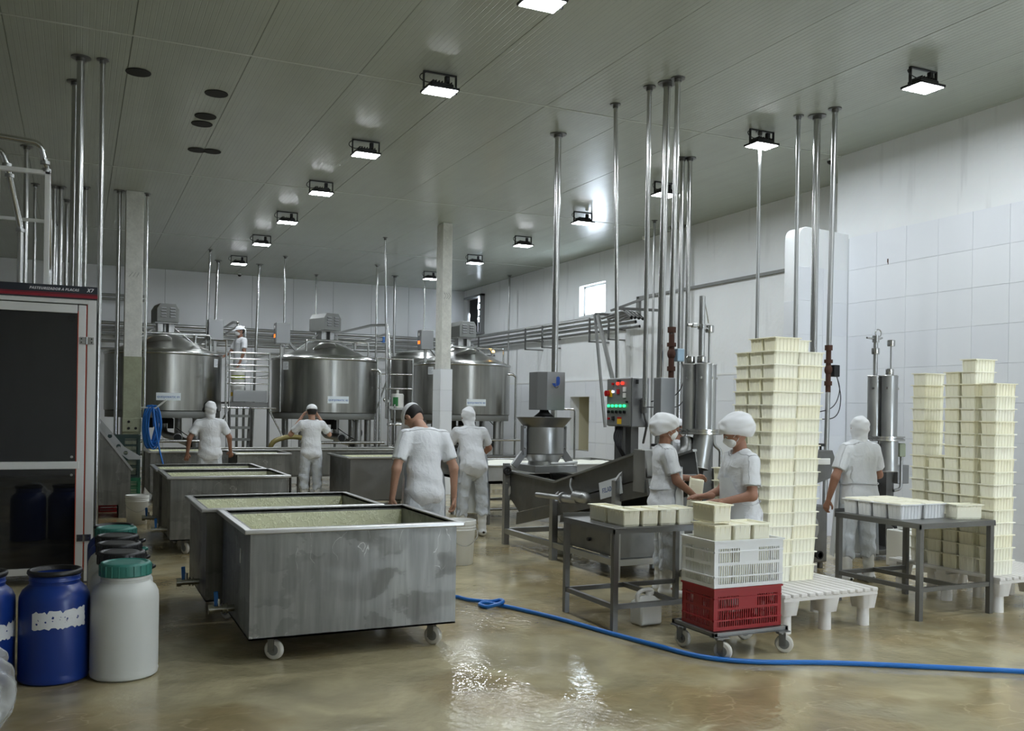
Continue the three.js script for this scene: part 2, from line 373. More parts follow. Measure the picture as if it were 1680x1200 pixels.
{
  const g = one(bx(1.138 - 0.008, CEIL, 0.02, 0, CEIL / 2, 0, 0.004));
  for (let i = 0; i < 18; i++) inst('wall_panel', g, M.panelWall, wallBack, -9.0 + 1.138 * i + 0.3, 0, BACK_Z + 0.01);
}
struct('wall_left', span(LEFT_X - 0.2, LEFT_X, 0, CEIL + 0.03, BACK_Z, FRONT_Z), M.plaster, 'plain white wall on the left');
const GATE = [7.3, 9.0, 2.6];
struct('wall_front', [span(LEFT_X, GATE[0], 0, CEIL + 0.03, FRONT_Z, FRONT_Z + 0.2), span(GATE[1], WALL_FAR_X + WT, 0, CEIL + 0.03, FRONT_Z, FRONT_Z + 0.2), span(GATE[0], GATE[1], GATE[2], CEIL + 0.03, FRONT_Z, FRONT_Z + 0.2)], M.plaster, 'white wall behind the photographer with an open gateway');
struct('floor_outside', span(-8, 16, -0.14, -0.12, FRONT_Z, FRONT_Z + 10), M.concrete, 'concrete yard outside the gateway');

// ---------------------------------------------------------------- windows
{
  const w = struct('window_1', [span(10.86, 10.92, WIN1[2], WIN1[3], WIN1[0], WIN1[0] + 0.05), span(10.86, 10.92, WIN1[2], WIN1[3], WIN1[1] - 0.05, WIN1[1]), span(10.86, 10.92, WIN1[3] - 0.05, WIN1[3], WIN1[0], WIN1[1]), span(10.86, 10.92, WIN1[2], WIN1[2] + 0.05, WIN1[0], WIN1[1])], M.white, 'small square daylight window high in the right wall');
  obj('pane', span(10.885, 10.89, WIN1[2] + 0.05, WIN1[3] - 0.05, WIN1[0] + 0.05, WIN1[1] - 0.05), M.glassPane, w);
  obj('sill', span(10.70, 10.86, WIN1[2] - 0.02, WIN1[2], WIN1[0], WIN1[1]), M.white, w);
}
{
  const [z0, z1, y0, y1] = WIN2, w = struct('window_2', [span(10.60, 10.74, y0 - 0.05, y1 + 0.05, z1, z1 + 0.10), span(10.60, 10.74, y1, y1 + 0.06, z0, z1 + 0.1), span(10.58, 10.76, y0 - 0.06, y0, z0, z1 + 0.12)], M.boxGrey, 'dark opening with torn plastic sheet beside the far corner');
  const torn = (a, b, c, d, m) => { const s = new THREE.Shape(); s.moveTo(a, c); const n = 7; for (let i = 0; i <= n; i++) s.lineTo(b + R(-0.05, 0.05), c + (d - c) * i / n); for (let i = n; i >= 0; i--) s.lineTo(a + R(-0.05, 0.05), c + (d - c) * i / n); obj('plastic_strip', new THREE.ExtrudeGeometry(s, { depth: 0.006, bevelEnabled: false }).rotateY(-Math.PI / 2).translate(10.84 + R(-0.05, 0.05), 0, 0), m, w); };
  torn(z0, z0 + 0.62, y0, y1, M.dark); torn(z0 + 0.7, z0 + 0.82, y0, y1, M.rust); torn(z0 + 0.95, z0 + 1.22, y0, y1, M.dark); torn(z0 + 0.55, z0 + 0.72, y0, y0 + 0.35, M.dark);
  obj('grille', [0.1, 0.3, 0.5, 0.7, 0.9].map(k => span(10.90, 10.91, y0 + k, y0 + k + 0.06, z0, z1)), M.rust, w);
  obj('bar', rod([10.80, y0, z0 + 0.66], [10.80, y1, z0 + 0.66], 0.012), M.white, w);
}

// ---------------------------------------------------------------- flood lamps under the ceiling
const lampParts = {
  housing: one([bx(0.36, 0.025, 0.27, 0, 0.02, 0, 0.008), bx(0.26, 0.05, 0.18, 0, 0.055, 0, 0.012), ...[-3, -2, -1, 0, 1, 2, 3].map(i => bx(0.008, 0.03, 0.17, i * 0.035, 0.085, 0))]),
  bracket: one([bx(0.014, 0.205, 0.03, -0.185, 0.1025, 0), bx(0.014, 0.205, 0.03, 0.185, 0.1025, 0), bx(0.384, 0.012, 0.03, 0, 0.199, 0)]),
  driver: one(bx(0.05, 0.09, 0.05, 0.07, 0.13, 0.03, 0.008)),
  lens: one(bx(0.325, 0.008, 0.235, 0, 0.006, 0)),
  cable: one(tube([[-0.07, 0.11, 0.03], [-0.16, 0.06, 0.08], [-0.24, 0.09, 0.06], [-0.22, 0.16, 0.0], [-0.15, 0.20, 0]], 0.006, 20, 5)),
};
function lamp(x, z, label) {
  const t = thing('flood_lamp', label, 'lamp', [x, CEIL - 0.205, z], 0, 'ceiling flood lamps');
  inst('housing', lampParts.housing, M.lampBody, t, 0, 0, 0);
  inst('bracket', lampParts.bracket, M.lampBody, t, 0, 0, 0);
  inst('driver', lampParts.driver, M.lampBody, t, 0, 0, 0);
  inst('cable', lampParts.cable, M.cable, t, 0, 0, 0);
  inst('lens', lampParts.lens, M.glow, t, 0, 0, 0);
  const l = new THREE.RectAreaLight(LAMP_COLOR, LAMP_POWER, 0.31, 0.22); l.name = 'lamp_light';
  l.position.set(0, -0.004, 0); l.rotation.x = -Math.PI / 2; t.add(l);
}
const ORD = ['nearest', 'second', 'third', 'fourth', 'fifth', 'sixth', 'farthest'];
LAMP_ROWS.forEach((x, k) => LAMP_Z.forEach((z, i) => lamp(x + (k ? [-0.35, -0.42, 0.04, 0, 0.07, 0.09, 0.10][i] : 0), z, `lit square flood lamp, ${ORD[i]} of the ${k ? 'right' : 'left'} ceiling row`)));
for (const x of LAMP_ROWS) for (const [z, n] of [[-4.3, 'just above the frame'], [-1.8, 'above the photographer'], [0.7, 'behind the photographer']]) lamp(x, z, `lit flood lamp ${n}, ${x < 5 ? 'left' : 'right'} ceiling row`);

// ---------------------------------------------------------------- concrete pillars
{
  const p = thing('concrete_pillar', 'square pillar between the tanks, white tile cladding on its lower half', 'pillar', [6.5, 0, -17.18]);
  obj('shaft', span(-0.10, 0.10, 2.4, CEIL, -0.17, 0.17, 0.01), M.concrete, p);
  obj('core', span(-0.12, 0.12, 0, 2.44, -0.19, 0.19), M.grout, p);
  for (let i = 0; i < 6; i++) { obj('tile', span(-0.125, 0.125, 0.002 + i * 0.406, 0.402 + i * 0.406, 0.19, 0.20), M.tile[i % 3], p); obj('tile', span(-0.13, -0.12, 0.002 + i * 0.406, 0.402 + i * 0.406, -0.19, 0.20), M.tile[(i + 1) % 3], p); }
  obj('drawn_mark', [0, 1, 2].map(i => [rod([-0.06 + i * 0.045, 3.80, 0.172], [-0.02 + i * 0.045, 3.86, 0.172], 0.003, 5), rod([-0.02 + i * 0.045, 3.86, 0.172], [-0.06 + i * 0.045, 3.92, 0.172], 0.003, 5)]), M.greyPaint, p);
  const q = thing('concrete_pillar', 'bare concrete pillar on the left, lower part painted greenish', 'pillar', [0.86, 0, -17.25]);
  obj('shaft', span(-0.14, 0.14, 2.45, CEIL, -0.14, 0.14, 0.01), M.concrete, q);
  obj('painted_base', span(-0.145, 0.145, 0, 2.47, -0.145, 0.145, 0.01), M.paintGreen, q);
  obj('bracket_plate', span(-0.15, 0.15, 1.19, 1.42, 0.145, 0.19, 0.006), M.paintGreen, q);
  for (const [a, b] of [[-0.05, 1.36], [-0.05, 1.25], [0.06, 1.25]]) obj('bolt', cyl(0.022, 0.02, a, b, 0.195, 'z'), M.dark, q);
  obj('drawn_mark', [0, 1, 2].map(i => rod([-0.08 + i * 0.06, 3.82, 0.142], [-0.02 + i * 0.05, 3.90, 0.142], 0.003, 5)), M.greyPaint, q);
}

// ---------------------------------------------------------------- wheeled stainless vats
function casterParts(r, turn) {
  const c = Math.cos(turn), s = Math.sin(turn), rot = g => g.rotateY(turn);
  return {
    fork: [bx(0.10, 0.008, 0.09, 0, r * 2 + 0.026, 0), rot(cyl(0.03, 0.016, 0, r * 2 + 0.015, 0)), rot(bx(0.006, r * 1.35, 0.045, -0.022, r * 1.45, 0.012)), rot(bx(0.006, r * 1.35, 0.045, 0.022, r * 1.45, 0.012)), rot(bx(0.05, 0.006, 0.05, 0, r * 2 + 0.006, 0.01)), rot(cyl(0.008, 0.06, 0, r, 0.025, 'x', 0.008, 8))],
    wheel: rot(mergeGeometries([lathe([[0.02, -0.018], [r - 0.012, -0.018], [r, -0.010], [r, 0.010], [r - 0.012, 0.018], [0.02, 0.018]], 24)].map(norm)).rotateZ(Math.PI / 2).translate(0, r, 0.025)),
    hub: rot(cyl(r * 0.55, 0.040, 0, r, 0.025, 'x', r * 0.62, 16)),
  };
}
function caster(parent, x, z, r, turn, steel = M.steel) {
  const p = casterParts(r, turn);
  const f = obj('caster', p.fork.map(g => g.translate(x, 0, z)), M.steelDark, parent);
  obj('wheel', p.wheel.translate(x, 0, z), M.wheel, f); obj('hub', p.hub.translate(x, 0, z), M.greyPaint, f);
}
function vat(x0, x1, z0, z1, label, { h = 0.87, yb = 0.16, wheels = true, valve = 0.35, fill = 0.42, mat = M.vat, film = [1, 1, 0], name = 'curd_vat', group = 'stainless curd vats', handle = true, turns = [0.5, 0.3, -0.4, 1.2] } = {}) {
  const cx = (x0 + x1) / 2, cz = (z0 + z1) / 2, w = (x1 - x0) - 0.09, d = (z1 - z0) - 0.09, t = 0.012;
  const o = thing(name, label, 'vat', [cx, 0, cz], 0, group), hx = w / 2, hz = d / 2;
  obj('body', [span(-hx, hx, yb, h, hz - t, hz), span(-hx, hx, yb, h, -hz, -hz + t), span(-hx, -hx + t, yb, h, -hz + t, hz - t), span(hx - t, hx, yb, h, -hz + t, hz - t), span(-hx, hx, yb, yb + t, -hz, hz)], mat, o);
  const rw = 0.045;
  obj('rim', [span(-hx - rw, hx + rw, h - 0.03, h, hz - t, hz + rw, 0.008), span(-hx - rw, hx + rw, h - 0.03, h, -hz - rw, -hz + t, 0.008), span(-hx - rw, -hx + t, h - 0.03, h - 0.0006, -hz + t * 0.5, hz - t * 0.5, 0.008), span(hx - t, hx + rw, h - 0.03, h - 0.0006, -hz + t * 0.5, hz - t * 0.5, 0.008)], M.vatRim, o);
  if (fill) {
    const c = obj('milk_residue', [span(-hx + t, hx - t, fill, h - 0.035, -hz + t, -hz + t + 0.004), film[0] ? span(-hx + t, -hx + t + 0.004, fill, h - 0.035, -hz + t, hz - t) : [], film[2] ? span(hx - t - 0.004, hx - t, fill, h - 0.05, -hz + t, hz - t) : []], M.curd, o);
    obj('whey', span(-hx + t, hx - t, fill - 0.02, fill, -hz + t, hz - t), M.whey, c);
  }
  if (wheels) [[-hx + 0.16, hz - 0.12], [hx - 0.14, hz - 0.12], [-hx + 0.16, -hz + 0.12], [hx - 0.14, -hz + 0.12]].forEach(([a, b], i) => caster(o, a, b, (yb - 0.030) / 2, turns[i]));
  if (valve !== null) {
    const vz = hz - valve, vy = yb + 0.09, v = obj('drain_valve', [rod([-hx, vy, vz], [-hx - 0.16, vy, vz], 0.024), cyl(0.036, 0.012, -hx - 0.05, vy, vz, 'x'), cyl(0.036, 0.012, -hx - 0.075, vy, vz, 'x'), cyl(0.034, 0.035, -hx - 0.155, vy, vz, 'x'), cyl(0.014, 0.06, -hx - 0.10, vy + 0.04, vz)], M.polish, o);
    if (handle) obj('blue_handle', bx(0.03, 0.12, 0.014, -hx - 0.10, vy + 0.11, vz, 0.006).rotateZ(0.06), M.hose, v);
  }
  return o;
}
const v1 = vat(0.97, 2.465, -7.32, -6.03, 'large scratched stainless vat nearest the camera, on four white casters', { valve: 0.62, turns: [0.9, 0.7, -0.4, 1.2] });
obj('paper_scrap', bx(0.004, 0.10, 0.022, -0.7055, 0.66, 0.2).rotateX(0.05), M.paper, v1);
vat(0.865, 2.30, -8.56, -7.36, 'stainless vat directly behind the nearest vat, blue drain handle', { valve: 0.40 });
vat(0.905, 2.255, -12.02, -10.80, 'stainless vat in the second pair, its front side pale and streaked', { valve: 0.35 });
vat(0.885, 2.21, -13.16, -12.06, 'stainless vat hidden behind the second pair, only rim and inside showing', { valve: 0.30 });
vat(1.10, 2.22, -18.35, -16.78, 'stainless vat at the far left under the first tank', { fill: 0.62, valve: null });
vat(2.40, 3.34, -17.1, -15.98, 'stainless vat right of the person in the ear muffs', { fill: 0.66, valve: null });
vat(3.93, 5.35, -15.95, -14.55, 'dark stainless vat right of the person touching the ears', { fill: 0.70, mat: M.steelDark, valve: null });
// long milk trough below the tanks
{
  const o = thing('milk_trough', 'long low stainless trough running below the three tanks', 'trough', [4.55, 0, -18.2]);
  obj('body', [span(-2.2, 2.2, 0.35, 0.84, 0.43, 0.45), span(-2.2, 2.2, 0.35, 0.84, -0.45, -0.43), span(-2.2, -2.18, 0.35, 0.84, -0.45, 0.45), span(2.18, 2.2, 0.35, 0.84, -0.45, 0.45), span(-2.2, 2.2, 0.33, 0.36, -0.45, 0.45)], M.vat, o);
  obj('rim', [span(-2.25, 2.25, 0.83, 0.855, 0.43, 0.49, 0.006), span(-2.25, 2.25, 0.83, 0.855, -0.49, -0.43, 0.006), span(-2.25, -2.18, 0.83, 0.855, -0.45, 0.45), span(2.18, 2.25, 0.83, 0.855, -0.45, 0.45)], M.vatRim, o);
  obj('milk_residue', [span(-2.18, 2.18, 0.62, 0.80, -0.43, -0.425), span(-2.18, 2.18, 0.60, 0.62, -0.43, 0.43)], M.curd, o);
  for (const x of [-2.05, -0.7, 0.7, 2.05]) for (const z of [-0.36, 0.36]) obj('leg', cyl(0.025, 0.34, x, 0.17, z), M.steelDark, o);
}
// white curd table behind the kneader
{
  const o = thing('curd_table', 'wide shallow stainless table full of white curd behind the kneading machine', 'table', [6.75, 0, -13.05]);
  obj('tray', [span(-1.5, 1.25, 0.60, 0.64, -0.85, 0.85), span(-1.5, 1.25, 0.60, 0.86, 0.83, 0.85), span(-1.5, 1.25, 0.60, 0.86, -0.85, -0.83), span(-1.5, -1.48, 0.60, 0.86, -0.85, 0.85), span(1.23, 1.25, 0.60, 0.86, -0.85, 0.85)], M.steel, o);
  obj('rim', [span(-1.55, 1.3, 0.85, 0.87, 0.83, 0.89, 0.006), span(-1.55, 1.3, 0.85, 0.87, -0.89, -0.83, 0.006), span(-1.55, -1.48, 0.85, 0.87, -0.85, 0.85), span(1.23, 1.3, 0.85, 0.87, -0.85, 0.85)], M.vatRim, o);
  const g = new THREE.PlaneGeometry(2.7, 1.64, 54, 32).rotateX(-Math.PI / 2), p = g.attributes.position;
  for (let i = 0; i < p.count; i++) p.setY(i, 0.80 + 0.07 * fbm(p.getX(i) / 3 + 0.5, p.getZ(i) / 3 + 0.5, 8, 4, 5));
  g.computeVertexNormals();
  obj('curd', [g.translate(-0.125, 0, 0), span(-1.475, 1.225, 0.64, 0.80, -0.82, 0.82)], std([0.86, 0.86, 0.76], 0.5), o);
  for (const x of [-1.35, 1.1]) for (const z of [-0.7, 0.7]) obj('leg', cyl(0.03, 0.6, x, 0.30, z), M.steelDark, o);
  obj('stretcher', [rod([-1.35, 0.22, 0.7], [1.1, 0.22, 0.7], 0.02), rod([-1.35, 0.22, -0.7], [1.1, 0.22, -0.7], 0.02)], M.steelDark, o);
}

// ---------------------------------------------------------------- plastic barrels
const barrelBody = (open) => lathe([[0, 0], [0.175, 0], [0.192, 0.012], [0.197, 0.035], [0.193, 0.05], [0.195, 0.06], [0.195, 0.47], [0.192, 0.505], [0.176, 0.54], [0.150, 0.563], [0.139, 0.575], [0.139, 0.592], [0.143, 0.597], [0.139, 0.602], [0.139, 0.618], [0.143, 0.622], [0.139, 0.627], [0.139, 0.648], ...(open ? [[0.128, 0.648], [0.128, 0.45], [0.0, 0.44]] : [[0, 0.648]])], 48);
const lidShape = () => { const l = [lathe([[0.130, 0.612], [0.147, 0.612], [0.149, 0.62], [0.147, 0.675], [0.140, 0.690], [0.125, 0.693], [0.122, 0.684], [0.105, 0.684], [0.100, 0.690], [0.085, 0.688], [0, 0.688]], 40)]; for (let i = 0; i < 22; i++) { const a = i / 22 * Math.PI * 2; l.push(bx(0.006, 0.064, 0.006, Math.sin(a) * 0.1485, 0.646, Math.cos(a) * 0.1485)); } return l; };
const rimShape = () => [lathe([[0.126, 0.632], [0.146, 0.628], [0.153, 0.640], [0.150, 0.655], [0.140, 0.660], [0.126, 0.655], [0.126, 0.632]], 40)];
const lug = (a) => [tube([[0.14, 0.56, -0.035], [0.19, 0.575, -0.03], [0.205, 0.575, 0], [0.19, 0.575, 0.03], [0.14, 0.56, 0.035]], 0.013, 16, 8).rotateY(a)];
const G_body = one(crease(barrelBody(false), 0.7)), G_open = one(crease(barrelBody(true), 0.7)), G_lid = one(lidShape()), G_rim = one(rimShape());
function tornLabel(a0, a1, y0, y1, r, sd, holes) {           // torn paper strip bent around the barrel
  seed = sd; const s = new THREE.Shape(), n = 26; s.moveTo(a0, y0);
  for (let i = 1; i <= n; i++) s.lineTo(mix(a0, a1, i / n), y0 + R(-0.006, 0.008) + (i % 9 === 0 ? 0.012 : 0));
  for (let i = 1; i < 8; i++) s.lineTo(a1 + R(-0.02, 0.02), mix(y0, y1, i / 8));
  for (let i = n; i >= 0; i--) s.lineTo(mix(a0, a1, i / n), y1 + R(-0.008, 0.006) + 0.014 * (i / n) - (i % 7 === 0 ? 0.014 : 0));
  for (let k = 0; k < holes; k++) { const h = new THREE.Path(), x = R(a0 + 0.12, a1 - 0.12), y = R(y0 + 0.03, y1 - 0.03), q = R(0.002, 0.008) * (k < 3 ? 1.6 : 1); for (let i = 0; i <= 7; i++) { const t = i / 7 * 6.283; const X = x + Math.cos(t) * q * 5 * R(0.6, 1.1), Y = y + Math.sin(t) * q * R(0.6, 1.1); i ? h.lineTo(X, Y) : h.moveTo(X, Y); } s.holes.push(h); }
  const g = new THREE.ExtrudeGeometry(s, { depth: 0.0015, bevelEnabled: false, curveSegments: 2 });
  // split long triangles so that the sheet follows the curve
  let t = norm(g), p = t.attributes.position, out = [];
  const tri = (A, B, C, d) => { const m = Math.max(Math.abs(A[0] - B[0]), Math.abs(B[0] - C[0]), Math.abs(C[0] - A[0])); if (m > 0.16 && d < 5) { const h = (P, Q) => [(P[0] + Q[0]) / 2, (P[1] + Q[1]) / 2, (P[2] + Q[2]) / 2], ab = h(A, B), bc = h(B, C), ca = h(C, A); tri(A, ab, ca, d + 1); tri(ab, B, bc, d + 1); tri(ca, bc, C, d + 1); tri(ab, bc, ca, d + 1); } else out.push(A, B, C); };
  for (let i = 0; i < p.count; i += 3) tri([p.getX(i), p.getY(i), p.getZ(i)], [p.getX(i + 1), p.getY(i + 1), p.getZ(i + 1)], [p.getX(i + 2), p.getY(i + 2), p.getZ(i + 2)], 0);
  const arr = new Float32Array(out.length * 3); out.forEach(([a, y, z], i) => { arr[i * 3] = Math.sin(a) * (r + z); arr[i * 3 + 1] = y; arr[i * 3 + 2] = Math.cos(a) * (r + z); });
  const q = new THREE.BufferGeometry(); q.setAttribute('position', new THREE.BufferAttribute(arr, 3)); q.computeVertexNormals(); return q;
}
function barrel(x, z, label, mat, top, { lugs = null, lugMat = M.black, turn = 0, s = 1 } = {}) {
  const o = thing('plastic_barrel', label, 'barrel', [x, 0, z], turn, 'plastic barrels beside the pasteurizer'); o.scale.set(s, s, s);
  inst('body', top === 'rim' ? G_open : G_body, mat, o, 0, 0, 0);
  if (top === 'rim') inst('rim', G_rim, M.black, o, 0, 0, 0); else inst('lid', G_lid, top === 'teal' ? M.tealLid : M.black, o, 0, 0, 0);
  if (lugs !== null) obj('handle', lug(lugs), lugMat, o);
  return o;
}
barrel(0.288, -6.17, 'white barrel with a green screw lid, nearest in its row', M.whiteBarrel, 'teal', { s: 1.0 });
const bb = barrel(-0.100, -6.24, 'open blue barrel with a torn white paper strip, beside the white barrel', M.blueBarrel, 'rim');
obj('torn_label', tornLabel(-0.62, 0.98, 0.335, 0.435, 0.1955, 31, 15), M.paper, bb);
const bc = barrel(-0.502, -6.27, 'blue barrel cut off by the left edge of the picture', M.blueBarrel, 'rim');
obj('torn_label', tornLabel(0.2, 1.5, 0.275, 0.36, 0.1955, 57, 2), M.paper, bc);
barrel(0.285, -6.625, 'white barrel with a black lid, second in the row behind the green lid', M.whiteBarrel, 'black', { lugs: 0.2 });
barrel(0.285, -7.045, 'white barrel with a black lid, third in the row', M.whiteBarrel, 'black', { lugs: 0.3 });
barrel(0.288, -7.46, 'white barrel with a black lid, fourth in the row', M.whiteBarrel, 'black', { lugs: 0.1, lugMat: M.tealLid });
barrel(0.296, -7.88, 'blue barrel with a green lid near the back of the row', M.blueBarrel, 'teal', { lugs: 0.1, s: 1.01 });
barrel(0.295, -8.30, 'open barrel with a black rim, last in the row', M.blueBarrel, 'rim', { s: 1.01 });

// crumpled clear plastic bag at the very left edge
{
  const g = new THREE.SphereGeometry(1, 72, 60), p = g.attributes.position;
  for (let i = 0; i < p.count; i++) {
    const v = V(p.getX(i), p.getY(i), p.getZ(i)), a = Math.atan2(v.x, v.z), t = (v.y + 1) / 2;
    const prof = Math.pow(Math.sin(Math.min(1, t * 1.02) * Math.PI * 0.93 + 0.12), 0.75) * 0.20 + 0.02;
    const f = 1 + 0.20 * Math.abs(Math.sin(a * 5 + 6 * t + 2 * Math.sin(t * 9))) - 0.10 + 0.16 * (fbm((a + 3.15) / 6.3, t, 9, 4, 3) - 0.5);
    const ln = Math.hypot(v.x, v.z) || 1; p.setXYZ(i, v.x / ln * prof * f, t * 0.60, v.z / ln * prof * f);
  }
  g.computeVertexNormals();
  tag(obj('plastic_bag', g.translate(-0.47, 0.002, -5.02), M.film), 'crumpled clear plastic bag at the left edge in front of the barrels', 'bag');
}

// ---------------------------------------------------------------- plate pasteurizer cabinet
{
  const o = thing('pasteurizer_cabinet', 'tall pasteurizer cabinet with dark glass doors and a black and red name band', 'cabinet', [0, 0, -9.435]);
  const x0 = -1.75, x1 = 0.158, D = -1.25;
  obj('carcass', [span(x0, x1, 0.12, 0.16, D, -0.03), span(x0, x1, 2.58, 2.62, D, -0.03), span(x0, x1, 0.16, 2.6, D, D + 0.03), span(x0, x0 + 0.03, 0.16, 2.6, D, -0.03), span(x1 - 0.03, x1, 0.16, 2.6, D, -0.03)], M.greyPaint, o);
  obj('corner_post', span(0.084, 0.156, 0.02, 2.607, -0.05, 0, 0.004), M.frameWhite, o);
  obj('top_rail', span(x0, 0.084, 2.565, 2.607, -0.05, 0, 0.004), M.frameWhite, o);
  const band = obj('name_band', span(x0, 0.165, 2.607, 2.725, -0.06, 0.012, 0.004), M.banner, o);
  obj('red_stripe', [span(x0, 0.1655, 2.618, 2.645, 0.0, 0.0135), span(x0, 0.1655, 2.650, 2.656, 0, 0.0135)], M.red, band);
  const wtex = words('PASTEURIZADOR A PLACAS', 0.46, 0.05, { px: 64, font: 'bold 41px sans-serif', italic: true, bg: '#2b2f38', fg: '#e9eaec' });
  obj('lettering', new THREE.PlaneGeometry(0.46, 0.05).translate(-0.195, 2.690, 0.0132), wtex, band, true);
  obj('lettering', new THREE.PlaneGeometry(0.09, 0.062).translate(0.10, 2.694, 0.0132), words('X7', 0.09, 0.062, { px: 96, font: 'bold 72px sans-serif', italic: true, bg: '#2b2f38', fg: '#f0f0f0' }), band, true);
  const d = obj('door', [span(0.008, 0.072, 0.10, 2.555, -0.045, 0.004, 0.004), span(-0.93, 0.0, 2.478, 2.555, -0.045, 0.004, 0.004), span(-0.93, 0.03, 1.055, 1.122, -0.04, 0.010, 0.004), span(-0.93, -0.86, 0.10, 2.555, -0.045, 0.004, 0.004), span(-0.93, 0.0, 0.10, 0.16, -0.045, 0.004, 0.004)], M.frameWhite, o);
  obj('glass', [span(-0.87, 0.010, 0.15, 2.485, -0.028, -0.020)], phys([0.10, 0.105, 0.115], 0.03, 0, { transmission: 0.9, thickness: 0, ior: 1.7 }), d);
  obj('seal', span(0.002, 0.0085, 0.16, 2.50, -0.02, 0.006), M.orange, d);
  obj('seal', span(0.0745, 0.0815, 0.12, 2.56, -0.03, 0.002), M.orange, o);
  for (const y of [2.23, 0.42]) { const hg = obj('hinge', [span(0.02, 0.074, y - 0.032, y + 0.032, 0.0, 0.012, 0.003), span(0.083, 0.14, y - 0.032, y + 0.032, 0.0, 0.012, 0.003), cyl(0.009, 0.07, 0.078, y, 0.012)], M.polish, o); obj('screw', [[0.035, 0.016], [0.035, -0.016], [0.12, 0.016], [0.12, -0.016]].map(([a, b]) => cyl(0.006, 0.004, a, y + b, 0.0135, 'z', 0.006, 8)), M.dark, hg); }
  obj('door_knob', cyl(0.022, 0.02, -0.045, 2.43, 0.0, 'z'), M.black, d);
  obj('door_knob', [cyl(0.012, 0.02, -0.03, 1.165, 0, 'z'), cyl(0.012, 0.02, -0.03, 1.0, 0, 'z')], M.polish, d);
  const d2 = obj('door', [span(-1.0, -0.935, 0.10, 2.555, -0.045, 0.004, 0.004), span(-1.72, -1.0, 2.478, 2.555, -0.045, 0.004, 0.004), span(-1.72, -1.0, 1.055, 1.122, -0.04, 0.01, 0.004)], M.frameWhite, o);
  obj('glass', span(-1.70, -0.99, 0.15, 2.485, -0.028, -0.02), M.darkGlass, d2);
  obj('foot', [cyl(0.035, 0.10, 0.08, 0.06, -0.06), cyl(0.05, 0.015, 0.08, 0.008, -0.06)], M.steelDark, o);
  obj('foot', [cyl(0.035, 0.10, -1.6, 0.06, -0.06), cyl(0.05, 0.015, -1.6, 0.008, -0.06)], M.steelDark, o);
  obj('foot', [cyl(0.035, 0.10, 0.08, 0.06, -1.15), cyl(0.05, 0.015, 0.08, 0.008, -1.15)], M.steelDark, o);
  obj('inner_pipework', [pipe([[-0.5, 0.2, -0.5], [-0.5, 1.5, -0.5], [-0.15, 1.5, -0.5], [-0.15, 2.2, -0.5]], 0.03), pipe([[-0.7, 0.2, -0.4], [-0.7, 2.3, -0.4]], 0.025), lathe([[0, 0], [0.09, 0.0], [0.09, 0.05], [0, 0.05]], 24).rotateX(Math.PI / 2).translate(-0.48, 1.62, -0.35), bx(0.5, 0.5, 0.3, -0.35, 0.55, -0.6), ...[0, 1, 2, 3, 4, 5, 6, 7].map(i => bx(0.015, 0.45, 0.35, -0.62 + i * 0.03, 0.6, -0.5))], M.steel, o);
  // open frame and chrome pipe loops standing on top
  obj('roof_frame', [span(-0.292, -0.245, 2.725, 3.80, -0.25, -0.20, 0.004), span(-0.90, -0.245, 3.76, 3.80, -0.25, -0.20, 0.004), span(-0.70, -0.655, 2.725, 3.8, -0.25, -0.2, 0.004), span(-0.292, -0.245, 2.725, 3.50, -1.1, -1.05, 0.004), bar([-0.27, 3.78, -0.22], [-0.27, 3.48, -1.08], 0.04), bar([-0.27, 3.48, -1.08], [-0.9, 3.48, -1.08], 0.03)], M.frameWhite, o);
  obj('pipe_loop', [pipe([[-1.2, 4.08, -0.15], [-0.33, 4.03, -0.15], [-0.29, 3.86, -0.18], [-0.27, 3.76, -0.30], [-0.26, 3.0, -0.9], [-0.26, 2.62, -0.9]], 0.026, 0.07)], M.polish, o);
  obj('pipe_loop', [pipe([[-1.2, 3.97, -0.32], [-0.66, 3.98, -0.32], [-0.61, 3.85, -0.34], [-0.53, 3.45, -0.5], [-0.50, 3.3, -0.55], [-0.50, 2.62, -0.55]], 0.026, 0.07)], M.polish, o);
  for (const c of [[-0.29, 3.86, -0.18], [-0.28, 3.80, -0.23], [-0.61, 3.84, -0.35], [-0.59, 3.75, -0.38], [-0.50, 3.28, -0.55]]) obj('clamp', cyl(0.04, 0.03, ...c), M.steel, o);
}

